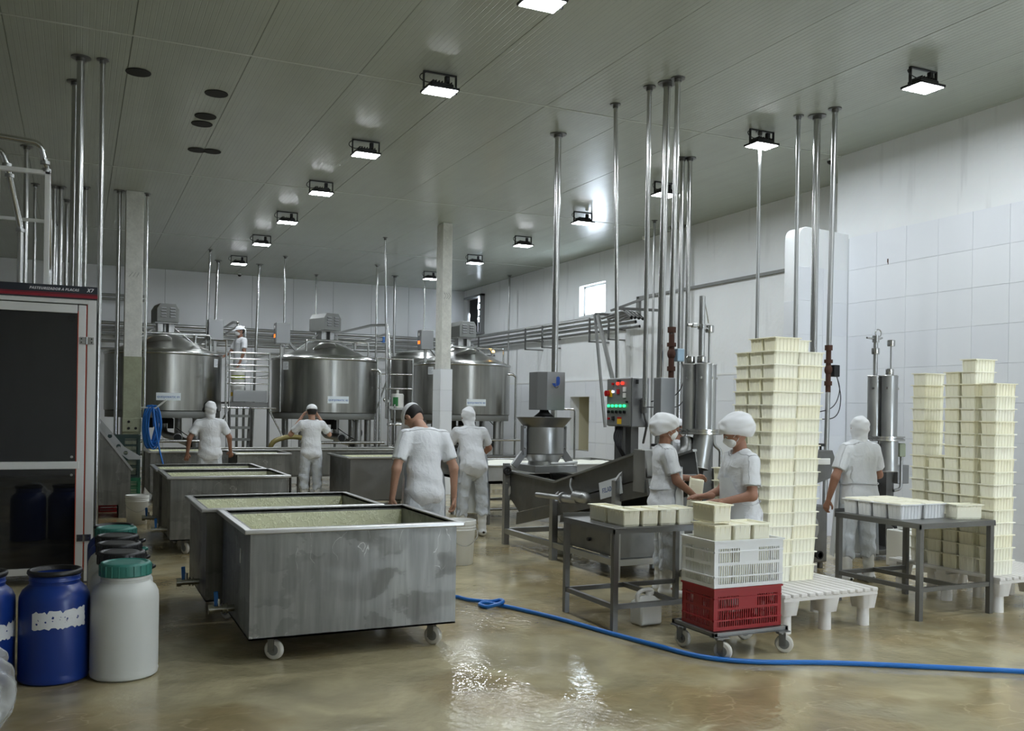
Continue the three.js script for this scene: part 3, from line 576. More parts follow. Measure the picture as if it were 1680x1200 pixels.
// ---------------------------------------------------------------- sloping stainless hopper, crates, buckets, hose coil on the left
{
  const o = thing('sloping_hopper', 'stainless hopper with a sloping top beside the pasteurizer', 'hopper', [0, 0, -14.72]);
  const s = new THREE.Shape([[-0.35, 0], [0.27, 0], [0.27, 0.19], [0.58, 0.19], [0.58, 0], [0.735, 0], [0.735, 0.70], [0.13, 1.51], [-0.35, 1.51]].map(p => new THREE.Vector2(...p)));
  obj('side_plate', [new THREE.ExtrudeGeometry(s, { depth: 0.012, bevelEnabled: false }), new THREE.ExtrudeGeometry(s, { depth: 0.012, bevelEnabled: false }).translate(0, 0, -0.62)], M.vat, o);
  obj('back_plate', [span(0.72, 0.735, 0, 0.70, -0.61, 0), span(-0.35, 0.72, 0.22, 0.25, -0.61, 0)], M.vat, o);
  for (const zz of [0.01, -0.61]) obj('rim', [bar([0.13, 1.53, zz], [0.76, 0.69, zz], 0.05, 0.03)], M.vatRim, o);
  const r = new THREE.Shape([[-0.10, 1.96], [-0.10, 1.82], [0.60, 0.92], [0.72, 0.83], [0.88, 0.83], [0.90, 0.87], [0.80, 0.93], [0.66, 1.02]].map(p => new THREE.Vector2(...p)));
  for (const [x, y] of [[0.30, 1.38], [0.46, 1.18], [0.58, 1.03], [0.68, 0.93]]) { const h = new THREE.Path(); h.absarc(x, y, 0.032, 0, 6.283); r.holes.push(h); }
  obj('slotted_rail', new THREE.ExtrudeGeometry(r, { depth: 0.02, bevelEnabled: false, curveSegments: 5 }).translate(0, 0, -0.35), M.steel, o);
}
function crate(w, d, h, mats, o) {         // ventilated stacking crate, base at y = 0, centred
  const hx = w / 2, hz = d / 2, out = [span(-hx + 0.012, hx - 0.012, 0.001, 0.014, -hz + 0.012, hz - 0.012)], rib = [];
  const side = (len, along) => {          // every layer gets its own depth so that no two faces coincide
    const put = (a0, a1, y0, y1, i, e) => along === 'x' ? [span(a0, a1, y0, y1, hz - i, hz - e), span(a0, a1, y0, y1, -hz + e, -hz + i)] : [span(hx - i, hx - e, y0, y1, a0, a1), span(-hx + e, -hx + i, y0, y1, a0, a1)];
    const L = len / 2 - (along === 'x' ? 0 : 0.0125);
    out.push(put(-L, L, 0, 0.025, 0.012, 0.0005), put(-L, L, h * 0.47, h * 0.53, 0.011, 0.001), put(-L, L, h - 0.055, h - 0.001, 0.012, 0.0004));
    for (const s of [-1, 1]) out.push(put(Math.min(s * L, s * (L - 0.035)), Math.max(s * L, s * (L - 0.035)), 0.024, h - 0.054, 0.0105, 0.0016));
    out.push(put(-L * 0.28, L * 0.28, h * 0.529, h - 0.054, 0.0103, 0.002));
    const n = Math.round((len - 0.08) / 0.0185);
    for (let i = 0; i < n; i++) { const a = -L + 0.035 + (i + 0.5) * (2 * L - 0.07) / n; out.push(put(a - 0.0036, a + 0.0036, 0.024, h * 0.471, 0.009, 0.003)); if (Math.abs(a) > L * 0.29) out.push(put(a - 0.0036, a + 0.0036, h * 0.529, h - 0.054, 0.009, 0.003)); }
    for (const y of [h * 0.22, h * 0.74]) rib.push(put(-L, L, y, y + 0.010, 0.010, -0.004));
  };
  side(w, 'x'); side(d, 'z');
  obj('walls', out, mats, o); obj('ribs', rib, mats, o);
  obj('lip', [span(-hx - 0.008, hx + 0.008, h - 0.012, h, hz - 0.011, hz + 0.008), span(-hx - 0.008, hx + 0.008, h - 0.012, h, -hz - 0.008, -hz + 0.011), span(hx - 0.011, hx + 0.008, h - 0.0125, h - 0.0004, -hz + 0.010, hz - 0.010), span(-hx - 0.008, -hx + 0.011, h - 0.0125, h - 0.0004, -hz + 0.010, hz - 0.010)], mats, o);
}
function crateThing(x, y, z, w, d, h, mat, label, group, turn = 0) { const o = thing('plastic_crate', label, 'crate', [x, y, z], turn, group); crate(w, d, h, mat, o); return o; }
crateThing(0.62, 0.0, -15.75, 0.60, 0.40, 0.20, M.crateRed, 'dark red crate at the bottom of the stack behind the hopper', 'crates behind the hopper');
crateThing(0.62, 0.20, -15.75, 0.60, 0.40, 0.32, M.crateGreen, 'bright green crate above the red one behind the hopper', 'crates behind the hopper');
crateThing(0.60, 0.52, -15.75, 0.62, 0.40, 0.33, M.crateDark, 'dark green crate in the stack behind the hopper, middle one', 'crates behind the hopper');
crateThing(0.60, 0.85, -15.75, 0.62, 0.40, 0.33, M.crateDark, 'dark green crate topmost in the stack behind the hopper', 'crates behind the hopper');
crateThing(-0.05, 0.0, -15.95, 0.60, 0.40, 1.30, M.crateDark, 'tall dark green crate against the stack behind the hopper', 'crates behind the hopper');

function bucketThing(x, y, z, s, label, { lid = false, ring = true, group = 'white plastic buckets', wire = true } = {}) {
  const o = thing('plastic_bucket', label, 'bucket', [x, y, z], 0, group); o.scale.set(s, s, s);
  obj('body', crease(lathe([[0, 0], [0.118, 0], [0.124, 0.008], [0.140, 0.29], [0.147, 0.30], [0.142, 0.315], [0.148, 0.322], [0.143, 0.338], [0.150, 0.345], [0.148, 0.38], [0.141, 0.382], [0.136, 0.37], [0.120, 0.02], [0, 0.018]], 36), 0.8), M.bucket, o);
  if (lid) obj('lid', lathe([[0, 0.392], [0.12, 0.392], [0.125, 0.398], [0.152, 0.396], [0.154, 0.36], [0.149, 0.36]], 36), M.bucket, o);
  if (wire) obj('handle', tube([[-0.15, 0.33, 0], [-0.13, 0.24, 0.10], [0, 0.17, 0.155], [0.13, 0.24, 0.10], [0.15, 0.33, 0]], 0.003, 20, 5), M.steel, o);
  return o;
}
bucketThing(0.785, 0, -13.92, 1.05, 'white bucket standing on the floor beside the sloping hopper');
bucketThing(3.74, 0, -9.32, 1.24, 'white bucket beside the nearest vat, below the person with the bowed head');
bucketThing(5.15, 0, -9.55, 0.72, 'small white bucket under the inclined trough', { lid: true });
bucketThing(1.22, 0, -13.75, 0.9, 'white bucket half hidden behind the second pair of vats');
{
  const o = thing('hose_coil', 'blue water hose coiled on a hook at the left pillar', 'hose', [1.16, 0, -16.95]);
  seed = 99; const loops = [], n = 9, pts = [];
  for (let k = 0; k < n * 14; k++) { const t = k / 14 * 6.283, L = Math.floor(k / 14), w = 0.115 + 0.012 * Math.sin(L * 2.3), hgt = 0.33 + 0.035 * Math.sin(L * 1.7 + 1); pts.push([Math.cos(t) * w * (0.75 + 0.02 * L) + 0.012 * (L - 4), 1.28 + Math.sin(t) * hgt - (Math.sin(t) < 0 ? 0.04 * Math.sin(L * 3) : 0), 0.012 * L + 0.03 * Math.cos(t)]); }
  obj('coil', tube(pts, 0.014, 560, 7), M.hose, o);
  obj('tail', tube([[0.02, 1.60, 0.12], [0.05, 1.3, 0.16], [0.12, 0.9, 0.2], [0.20, 0.55, 0.25], [0.25, 0.15, 0.3], [0.32, 0.02, 0.36]], 0.014, 40, 7), M.hose, o);
  obj('hook', [rod([-0.16, 1.60, -0.05], [0.06, 1.60, 0.1], 0.012), rod([0.06, 1.60, 0.1], [0.22, 1.74, 0.16], 0.014)], M.white, o);
}

// ---------------------------------------------------------------- three big cheese tanks at the back
const TR = 1.14;
function louvreBox(w, h, d) {
  const s = [[-w / 2, 0], [w / 2, 0], [w / 2, h * 0.72], [w * 0.36, h], [-w * 0.36, h], [-w / 2, h * 0.72]];
  return prism(s, d - 0.012, 0.006).translate(0, 0, -d / 2 + 0.006);
}
function tank(x, z, no, label, { motorTurn, signA, paperA, arm, drop }) {
  const o = thing('cheese_tank', label, 'tank', [x, 0, z], 0, 'large stainless cheese tanks');
  obj('shell', new THREE.CylinderGeometry(TR, TR, 1.13, 72, 1, true).translate(0, 2.115, 0), M.tank, o, true);
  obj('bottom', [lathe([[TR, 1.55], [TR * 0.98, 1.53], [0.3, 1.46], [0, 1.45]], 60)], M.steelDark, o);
  obj('rim_ring', new THREE.TorusGeometry(TR - 0.01, 0.035, 10, 72).rotateX(Math.PI / 2).translate(0, 2.69, 0), M.polish, o);
  obj('cone_top', crease(lathe([[TR - 0.02, 2.68], [TR - 0.06, 2.735], [TR * 0.86, 2.79], [TR * 0.80, 2.80], [0.20, 3.13], [0.16, 3.16], [0, 3.17]], 64), 0.5), M.cone, o);
  obj('hatch', [lathe([[0, 0], [0.24, 0], [0.25, 0.03], [0.2, 0.05], [0, 0.06]], 28).rotateX(-0.42).rotateY(0.3).translate(-0.15, 2.93, 0.60)], M.cone, o);
  obj('base_ring', [lathe([[TR - 0.08, 1.40], [TR - 0.02, 1.40], [TR - 0.02, 1.54], [TR - 0.08, 1.54], [TR - 0.08, 1.40]], 60)], M.greyPaint, o);
  for (const a of [0.62, 2.2, -0.72, -2.3, 1.4]) obj('leg', [cyl(0.075, 1.40, Math.sin(a) * 0.97, 0.70, Math.cos(a) * 0.97, 'y', 0.075, 16), cyl(0.11, 0.02, Math.sin(a) * 0.97, 0.01, Math.cos(a) * 0.97)], M.steel, o);
  obj('drain_pipe', [pipe([[0, 1.47, 0], [0, 1.05, 0], [0.22, 1.0, 0.72]], 0.075, 0.2, 16), lathe([[0.075, 0], [0.10, 0], [0.10, 0.05], [0.075, 0.05]], 24).rotateX(Math.PI / 2).translate(0.22, 1.0, 0.70)], M.steel, o);
  obj('drain_mouth', cyl(0.078, 0.01, 0.22, 1.0, 0.752, 'z'), M.dark, o);
  obj('drain_pipe', [pipe([[0.3, 1.47, -0.1], [0.3, 0.95, -0.1], [0.46, 0.88, 0.72]], 0.075, 0.2, 16), lathe([[0.075, 0], [0.10, 0], [0.10, 0.05], [0.075, 0.05]], 24).rotateX(Math.PI / 2).translate(0.46, 0.88, 0.70)], M.steel, o);
  obj('drain_mouth', cyl(0.078, 0.01, 0.46, 0.88, 0.752, 'z'), M.dark, o);
  obj('valve_cluster', [cyl(0.09, 0.22, -0.3, 1.30, 0.2), cyl(0.06, 0.2, 0.1, 1.28, 0.5), bx(0.3, 0.12, 0.2, 0.0, 1.34, 0.3, 0.02)], M.dark, o);
  obj('cable', tube([[0.5, 1.42, 0.5], [0.7, 1.15, 0.6], [0.62, 0.95, 0.6], [0.4, 1.05, 0.6], [0.2, 1.2, 0.5]], 0.01, 30, 5), M.cable, o);
  // agitator drive
  const st = obj('motor_stand', [span(-0.16, -0.06, 3.1, 3.36, -0.10, 0.12), span(0.06, 0.16, 3.1, 3.36, -0.10, 0.12), bx(0.46, 0.03, 0.42, 0, 3.345, 0), cyl(0.05, 0.3, 0, 3.2, 0)].map(g => g.rotateY(motorTurn)), M.steel, o);
  const mh = obj('motor_housing', louvreBox(0.42, 0.36, 0.62).rotateY(motorTurn).translate(0, 3.36, 0), M.greyPaint, o);
  for (let i = 0; i < 2; i++) for (let j = 0; j < 4; j++) obj('louvre', bx(0.11, 0.03, 0.03, (i - 0.5) * 0.18, 3.46 + j * 0.058, 0.32, 0.012).rotateX(0).rotateY(motorTurn), M.boxGrey, mh);
  // spray pipe over the cone
  obj('spray_pipe', pipe([[-0.55, 2.86, 0.62], [-0.55, 3.10, 0.62], [0.85, 3.10, 0.50], [0.85, 2.75, 0.50]], 0.022, 0.06), M.polish, o);
  obj('stay', [bar([0.12, 3.30, 0.0], [0.62, 2.86, 0.3], 0.03), bar([-0.12, 3.30, 0.0], [-0.72, 2.84, 0.25], 0.03)], M.steel, o);
  obj('small_valve', [cyl(0.03, 0.14, 0.55, 3.0, 0.5), cyl(0.05, 0.02, 0.55, 3.07, 0.5), rod([0.50, 3.05, 0.5], [0.62, 3.10, 0.5], 0.012)], M.polish, o);
  if (drop) obj('overflow_pipe', [pipe([[TR * 0.70, 2.50, TR * 0.62], [TR * 0.86, 2.50, TR * 0.68], [TR * 0.92, 2.44, TR * 0.69], [TR * 0.92, 0.45, TR * 0.69]], 0.028, 0.06)], M.polish, o);
  // printed sign and paper notice follow the curve of the shell
  const patch = (a, w, y, h, mat, nm) => { const g = new THREE.CylinderGeometry(TR + 0.004, TR + 0.004, h, 10, 1, true, a - w / 2 / TR, w / TR).translate(0, y, 0); obj(nm, g, mat, o, true); };
  patch(signA, 0.46, 1.82, 0.15, words('QUEIJOMATIC ' + no, 0.46, 0.15, { px: 96, font: 'bold 34px sans-serif', fg: '#3a62a5', bg: '#dfe6ea' }), 'name_sign');
  patch(paperA, 0.16, 2.53, 0.17, words('', 0.16, 0.17, { px: 64, bg: '#dcdfe2', draw: (k, w, h) => { k.fillStyle = '#888c90'; for (let i = 0; i < 5; i++) k.fillRect(6, 10 + i * 10, w - 12 - (i % 3) * 8, 3); } }), 'paper_notice');
  // control box on an arm
  if (arm) {
    const [ax, az, facing] = arm;
    const cb = obj('control_box', bx(0.30, 0.44, 0.24, ax, 3.22, az, 0.012), M.boxGrey, o);
    obj('panel', facing === 'x' ? bx(0.008, 0.40, 0.20, ax - 0.153, 3.22, az) : bx(0.24, 0.40, 0.008, ax, 3.22, az + 0.123), M.boxGrey, cb);
    obj('display', bx(0.012, 0.07, 0.13, ax - 0.156, 3.16, az), facing === 'x' ? M.ledOrange : M.black, cb);
    obj('dial', cyl(0.035, 0.02, ax - 0.156, 3.34, az, 'x'), M.white, cb);
    obj('arm', [bar([ax, 3.22, az - 0.12], [ax > 0 ? ax - 0.45 : ax + 0.45, 2.78, az - 0.25], 0.05), bar([ax, 3.02, az], [ax, 2.72, az - 0.02], 0.06)], M.steel, cb);
  }
  return o;
}
tank(1.64, -20.6, '01', 'leftmost steel cheese tank, partly behind the concrete pillar', { motorTurn: 0.12, signA: 0.0, paperA: 0.98, arm: [0.96, 0.35, 'z'], drop: false });
tank(4.99, -20.6, '02', 'middle steel cheese tank, fully visible, with louvred motor on top', { motorTurn: 0.32, signA: 0.03, paperA: -1.02, arm: [-1.03, 0.45, 'x'], drop: true });
tank(8.28, -20.6, '03', 'rightmost steel cheese tank, behind the tiled pillar', { motorTurn: 0.05, signA: -0.08, paperA: -1.05, arm: [-1.12, 0.55, 'x'], drop: true });
{
  const o = thing('storage_tank', 'smaller dark steel tank standing behind the rightmost cheese tank', 'tank', [8.2, 0, -23.2]);
  obj('shell', new THREE.CylinderGeometry(0.95, 0.95, 1.5, 56, 1, true).translate(0, 2.15, 0), M.tank, o, true);
  obj('dome', lathe([[0.95, 2.90], [0.90, 2.98], [0.70, 3.02], [0.68, 3.10], [0.3, 3.18], [0, 3.18]], 48), M.cone, o);
  obj('bottom', lathe([[0.95, 1.40], [0.6, 1.3], [0, 1.25]], 48), M.steelDark, o);
  for (const a of [0.8, 2.4, -0.8, -2.4]) obj('leg', cyl(0.05, 1.4, Math.sin(a) * 0.8, 0.7, Math.cos(a) * 0.8), M.steelDark, o);
}
// amber beacon lights glinting beside two tanks
for (const [x, y, z, l] of [[1.02, 2.96, -19.85, 'small amber light on the cone of the leftmost tank'], [8.82, 3.02, -20.0, 'small amber light on the cone of the rightmost tank']]) {
  const o = thing('amber_light', l, 'light', [x, y, z]);
  obj('holder', [cyl(0.03, 0.06, 0, -0.05, 0)], M.steel, o); obj('bulb', new THREE.SphereGeometry(0.035, 14, 10), M.amber, o);
}

// ---------------------------------------------------------------- service platform with ladder between the first two tanks
{
  const o = thing('service_platform', 'raised steel platform with railing and ladder between the left and middle tanks', 'platform', [2.76, 0, -19.6]);
  const rail = [], r = 0.016;
  obj('deck', [span(0.06, 0.86, 1.70, 1.74, -2.2, 0)], M.steelDark, o);
  obj('kick_box', span(0.12, 0.80, 1.745, 1.98, -0.03, 0.03, 0.006), M.boxGrey, o);
  for (const x of [0.05, 0.84]) obj('post', rod([x, 1.60, 0], [x, 2.76, 0], 0.02), M.polish, o);
  obj('post', rod([-0.06, 1.5, 0.3], [-0.06, 2.95, 0.3], 0.02), M.polish, o); obj('post', rod([1.02, 1.55, 0.25], [1.02, 2.9, 0.25], 0.02), M.polish, o);
  for (let i = 0; i < 6; i++) { obj('rail', rod([0.05, 2.74 - i * 0.125, 0], [0.84, 2.745 - i * 0.125, 0], r), M.polish, o); obj('side_rail', rod([0.05, 2.74 - i * 0.125, 0], [-0.06, 2.72 - i * 0.125, 0.3], r * 0.8), M.polish, o); }
  obj('side_rail', [rod([0.84, 2.74, 0], [0.84, 2.74, -2.1], r), rod([0.84, 2.3, 0], [0.84, 2.3, -2.1], r), rod([-0.06, 2.95, 0.3], [-0.30, 2.98, -0.1], r), rod([1.02, 2.9, 0.25], [1.25, 2.9, -0.1], r)], M.polish, o);
  obj('brace', [rod([0.05, 1.6, 0], [-0.3, 1.05, 0.25], 0.018), rod([0.84, 1.6, 0], [1.1, 1.0, 0.3], 0.018), rod([-0.1, 1.62, 0.05], [0.98, 1.62, 0.05], 0.016)], M.polish, o);
  obj('plate', span(0.06, 0.86, 1.62, 1.70, -0.05, 0.01), M.steelDark, o);
  for (let i = 0; i < 6; i++) obj('tread', span(0.03, 0.42, 1.43 - i * 0.235, 1.48 - i * 0.235, 0.05 + i * 0.05, 0.25 + i * 0.05), M.greyPaint, o);
  obj('stringer', [bar([0.46, 1.62, 0.1], [0.32, 0.03, 0.45], 0.05, 0.10), bar([-0.02, 1.62, 0.1], [-0.02, 0.03, 0.45], 0.04, 0.08)], M.steelDark, o);
  obj('support', [rod([0.06, 0, -0.05], [0.06, 1.7, -0.05], 0.03), rod([0.84, 0, -0.05], [0.84, 1.7, -0.05], 0.03), rod([0.06, 0, -2.1], [0.06, 1.7, -2.1], 0.03), rod([0.84, 0, -2.1], [0.84, 1.7, -2.1], 0.03)], M.steelDark, o);
}
function drum(x, y, z, label, col, s = 1) {
  const o = thing('plastic_pail', label, 'bucket', [x, y, z], 0, 'pails on the service platform'); o.scale.set(s, s, s);
  obj('body', lathe([[0, 0], [0.13, 0], [0.14, 0.30], [0.15, 0.31], [0.15, 0.34], [0.14, 0.35], [0, 0.35]], 28), M.bucket, o);
  obj('band', lathe([[0.138, 0.12], [0.1385, 0.2], [0.137, 0.2], [0.137, 0.12]], 28), col, o);
}
drum(3.02, 1.74, -19.9, 'lower white pail with a yellow band on the platform', M.yellow);
drum(3.02, 2.09, -19.9, 'upper white pail with a green band stacked on the platform', std('#9fae3c', 0.5));
tag(obj('white_bag', new THREE.SphereGeometry(0.10, 18, 12).scale(1, 0.9, 1).translate(3.46, 1.835, -19.85), M.bucket), 'small white bag on the platform corner', 'bag');
// second, lower stand with a jug between the middle and right tanks
{
  const o = thing('valve_stand', 'pipe stand with a small shelf and valves between the middle and right tanks', 'stand', [6.0, 0, -20.0]);
  obj('shelf', span(0.36, 0.92, 1.63, 1.66, -0.35, 0.02), M.steel, o);
  for (const [x, y] of [[0.85, 2.78], [0.02, 2.78], [0.30, 1.85], [0.44, 1.75]]) obj('post', rod([x, 0, 0], [x, y, 0], 0.02), M.polish, o);
  for (const y of [2.76, 2.42, 2.10]) obj('rail', rod([0.02, y, 0], [0.85, y, 0], 0.014), M.polish, o);
  obj('brace', rod([0.02, 1.65, 0.02], [0.30, 2.45, 0.02], 0.018), M.greyPaint, o);
  obj('valve', [bx(0.10, 0.06, 0.06, 0.24, 1.82, 0.03), bx(0.10, 0.06, 0.06, 0.34, 1.68, 0.03), cyl(0.035, 0.03, 0.18, 1.85, 0.04, 'x')], M.polish, o);
  obj('low_pipe', [rod([-0.05, 0.75, -0.1], [0.98, 0.80, -0.1], 0.07), rod([-0.05, 0.55, 0.05], [0.98, 0.58, 0.05], 0.03), rod([0.3, 1.3, -0.1], [0.98, 1.3, -0.1], 0.025)], M.polish, o);
  const j = thing('plastic_jug', 'white jug with a green label on the small shelf', 'jug', [6.55, 1.66, -20.15]);
  obj('body', lathe([[0, 0], [0.13, 0], [0.14, 0.02], [0.14, 0.30], [0.12, 0.33], [0, 0.33]], 28), M.bucket, j); obj('cap', cyl(0.03, 0.08, 0, 0.37, 0), M.bucket, j);
  obj('green_label', new THREE.CylinderGeometry(0.142, 0.142, 0.2, 10, 1, true, -1.1, 0.9).translate(0, 0.15, 0), std('#2f7a43', 0.5), j);
}
// yellow-green hose lying at the foot of the middle tank
tag(obj('suction_hose', tube([[3.50, 0.05, -18.98], [3.48, 0.5, -18.98], [3.55, 0.90, -18.95], [3.75, 1.02, -18.95], [4.0, 1.05, -18.98], [4.3, 0.98, -18.95], [4.45, 0.80, -18.9], [4.5, 0.4, -18.9], [4.52, 0.05, -18.9]], 0.05, 50, 12), M.brass), 'thick yellow suction hose lying at the foot of the middle tank', 'hose');

// low pipes and a dark pump unit below the tanks
[[0.95, -19.35, 0.03, 0.9, 2.6], [0.72, -19.3, 0.045, 0.9, 2.6], [0.92, -19.32, 0.03, 4.2, 6.0], [0.62, -19.3, 0.05, 4.1, 6.0], [0.98, -19.3, 0.025, 7.2, 9.6], [0.60, -19.3, 0.045, 7.2, 9.6]].forEach(([y, z, r, a, b], i) => {
  const o = thing('floor_pipe', `${i % 2 ? 'thick lower' : 'thin upper'} horizontal pipe below the ${['left', 'left', 'middle', 'middle', 'right', 'right'][i]} tank`, 'pipe', [0, 0, z], 0, 'low pipes below the tanks');
  obj('run', rod([a, y, 0], [b, y, 0], r), i % 2 ? M.steelDark : M.polish, o); for (const x of [a + 0.2, b - 0.2]) obj('prop', rod([x, 0, 0], [x, y, 0], 0.018), M.steelDark, o);
});
{ const o = thing('pump_unit', 'dark pump cabinet standing below the right tank', 'pump', [8.30, 0, -21.1]); obj('cabinet', bx(1.0, 1.15, 0.5, 0, 0.68, 0, 0.02), std([0.05, 0.045, 0.04], 0.6), o); obj('plinth', bx(0.9, 0.1, 0.44, 0, 0.05, 0), M.dark, o); for (let i = 0; i < 5; i++) obj('vent_slat', bx(0.5, 0.03, 0.02, 0.2, 0.45 + i * 0.09, 0.255), M.greyPaint, o); obj('handle', rod([-0.35, 0.6, 0.28], [-0.35, 0.85, 0.28], 0.012), M.steel, o); }

// ---------------------------------------------------------------- pipe runs on the back and right walls
[[3.72, 10.26, -26.05, 0.045], [3.62, 10.36, -26.15, 0.035], [3.55, 10.46, -26.22, 0.035], [3.46, 10.56, -26.30, 0.03]].forEach(([y, x, z, r], i) =>
  tag(obj('wall_pipe', pipe([[0.2, y + 0.02, z], [x, y, z], [x, y - 0.02, -16.45]], r, 0.15), M.steel), `steel pipe along the back and right walls, ${['thickest and highest', 'second from the top', 'third from the top', 'lowest and thinnest'][i]}`, 'pipe', 'wall pipe run'));
[[3.28, -26.2, 0.04], [3.08, -26.1, 0.03], [4.47, -26.3, 0.035], [4.36, -26.3, 0.035]].forEach(([y, z, r], i) =>
  tag(obj('wall_pipe', rod([i > 1 ? -1.5 : 0.3, y, z], [i > 1 ? 1.6 : 9.9, y + (i > 1 ? 0.02 : 0.05), z], r), M.steel), `horizontal steel pipe on the back wall, ${['just below the pipe run', 'lowest behind the tanks', 'upper of two beside the left pillar', 'lower of two beside the left pillar'][i]}`, 'pipe', 'back wall pipes'));
for (const [z, i] of [[-24.2, 2], [-21.18, 0], [-20.24, 3], [-17.94, 1], [-17.12, 4]]) {
  const o = thing('pipe_bracket', `steel bracket hanging below the right wall pipes, ${['second', 'fourth', 'first', 'third', 'last'][i]} from the back corner`, 'bracket', [10.4, 0, z], 0, 'pipe brackets');
  obj('bracket_frame', [span(-0.20, 0.32, 3.40, 3.43, -0.02, 0.02), span(-0.20, -0.17, 3.18, 3.72, -0.02, 0.02), span(-0.20, 0.32, 3.18, 3.21, -0.02, 0.02)], M.steelDark, o);
}
for (const [x, n] of [[0.9, 'left of the first tank'], [3.2, 'behind the service platform'], [6.6, 'between the middle and right tanks'], [9.3, 'near the corner']]) tag(obj('pipe_support', [span(x - 0.03, x + 0.03, 0, 3.78, -25.95, -25.89), span(x - 0.03, x + 0.03, 3.40, 3.44, -26.6, -25.92)], M.steelDark), `upright pipe support on the back wall ${n}`, 'support', 'back wall pipe supports');
// overhead pipes reaching down to the tanks
const feedPipes = [];
[[[3.29, 3.55, -26.0], [3.30, 3.62, -22.6], [3.32, 3.55, -21.95], [3.32, 0, -21.95]], [[3.42, 3.45, -26.0], [3.40, 3.52, -22.6], [3.47, 3.45, -21.95], [3.47, 0, -21.95]], [[5.9, 3.55, -26.0], [6.45, 3.66, -22.0], [6.55, 3.60, -21.0], [6.55, 2.55, -21.0]], [[7.1, 3.46, -26.0], [7.02, 3.52, -22.4], [7.02, 2.8, -22.2], [7.02, 0, -22.2]]].forEach((p, i) => {
  feedPipes[i] = tag(obj('feed_pipe', pipe(p, 0.032, 0.08), M.polish), `bright steel feed pipe dropping ${['left of the middle tank, outer one', 'left of the middle tank, inner one', 'right of the middle tank', 'behind the right tank control box'][i]}`, 'pipe', 'feed pipes');
});
obj('blue_valve', [bx(0.05, 0.08, 0.05, 6.46, 3.22, -20.98, 0.012), cyl(0.03, 0.06, 6.46, 3.29, -20.98), rod([6.40, 3.20, -20.98], [6.55, 3.20, -20.98], 0.012)], M.blueBtn, feedPipes[2]);
// grey conduit channel on the far wall and hanging pipe rack
struct('trim_1', [span(10.66, 10.72, 4.04, 4.09, -16.72, -10.1), span(10.66, 10.72, 3.70, 4.09, -16.76, -16.66)], M.greyPaint, 'grey cable channel running along the right wall towards the return wall');
{
  const o = thing('pipe_rack', 'hanging rack of curved dark pipes on the right wall, above the control panel', 'pipes', [9.62, 3.55, -16.2]);
  for (let i = 0; i < 4; i++) obj('rack_pipe', pipe([[0.1 + i * 0.14, 0.02 - i * 0.01, -0.35], [-0.15 + i * 0.12, 0.04, 0.9 - i * 0.05], [-0.15 + i * 0.12, -0.10, 1.15 - i * 0.05]], 0.03, 0.08), M.steelDark, o);
  obj('rack_bar', [bar([-0.3, 0.08, 0.9], [0.75, 0.10, 0.9], 0.05), bar([-0.3, 0.05, 0.05], [0.75, 0.05, 0.05], 0.05), bar([-0.15, 0.09, 0.4], [0.35, 0.36, 1.2], 0.04)], M.steelDark, o);
  obj('rack_leg', [bar([-0.25, 0.05, 0.05], [0.10, -3.55, 1.2], 0.06), bar([-0.28, 0.05, 0.0], [-0.12, -2.2, 0.2], 0.045)], M.steel, o);
}
// security cameras
for (const [x, z, l] of [[4.0, -26.35, 'small black dome camera at the top of the back wall'], [10.1, -26.3, 'small dark camera in the far corner of the ceiling'], [9.62, -10.1, 'small black camera at the ceiling step of the right wall'], [10.55, -16.3, 'small white sensor at the top of the right wall']]) {
  const o = thing('ceiling_camera', l, 'camera', [x, CEIL - 0.03, z]);
  obj('mount', cyl(0.045, 0.03, 0, 0.015, 0), M.white, o); obj('dome', new THREE.SphereGeometry(0.05, 14, 8, 0, 6.3, Math.PI / 2, Math.PI / 2), l.includes('white') ? M.white : M.black, o);
}

// ---------------------------------------------------------------- upright poles between ceiling and machines
const poleFlange = {};
function pole(x, z, r, y0, label, { mat = M.polish, lean = [0, 0], flange = true } = {}) {
  const o = thing('ceiling_pole', label, 'pole', [x, 0, z], 0, 'upright steel poles');
  obj('pole', rod([lean[0], y0, lean[1]], [0, CEIL, 0], r, 16), mat, o);
  if (flange) obj('flange', [cyl(r * 2.6, 0.012, 0, CEIL - 0.006, 0, 'y', r * 2.6, 20), cyl(r * 1.3, 0.04, 0, CEIL - 0.03, 0)], M.steelDark, o);
}
const S = M.steel;
pole(-0.005, -10.80, 0.038, 2.75, 'thick bright steel pole rising behind the pasteurizer, near one of a pair');
pole(-0.058, -11.64, 0.036, 0.0, 'thick steel pole directly behind the near one above the pasteurizer');
pole(0.203, -10.76, 0.024, 0.0, 'thin steel pole right beside the corner of the pasteurizer');
pole(-0.684, -14.89, 0.032, 0.0, 'steel pole seen through the open frame on the pasteurizer');
pole(-0.664, -17.38, 0.026, 0.0, 'dull thin pole behind the open frame on the pasteurizer');
pole(-0.374, -17.37, 0.034, 0.0, 'first of two close poles right of the open frame');
pole(-0.28, -17.40, 0.034, 0.0, 'second of two close poles right of the open frame');
pole(-0.20, -18.47, 0.03, 0.0, 'short-looking distant pole in the left pole cluster');
pole(0.03, -17.22, 0.026, 0.0, 'first of a thin pair in the left pole cluster'); pole(0.10, -17.22, 0.026, 0.0, 'second of a thin pair in the left pole cluster');
pole(-0.42, -21.0, 0.04, 0.0, 'brownish distant pole in the left pole cluster');
pole(0.615, -17.20, 0.034, 0.0, 'steel pole left of the concrete pillar'); pole(1.06, -17.22, 0.022, 0.0, 'thin steel pole right of the concrete pillar');
pole(2.773, -22.68, 0.02, 1.8, 'thin pole above the leftmost tank, left of its control box', { lean: [-0.1, 0] });
pole(3.164, -24.28, 0.035, 1.8, 'pole above the leftmost tank, behind its control box', { lean: [-0.1, 0] });
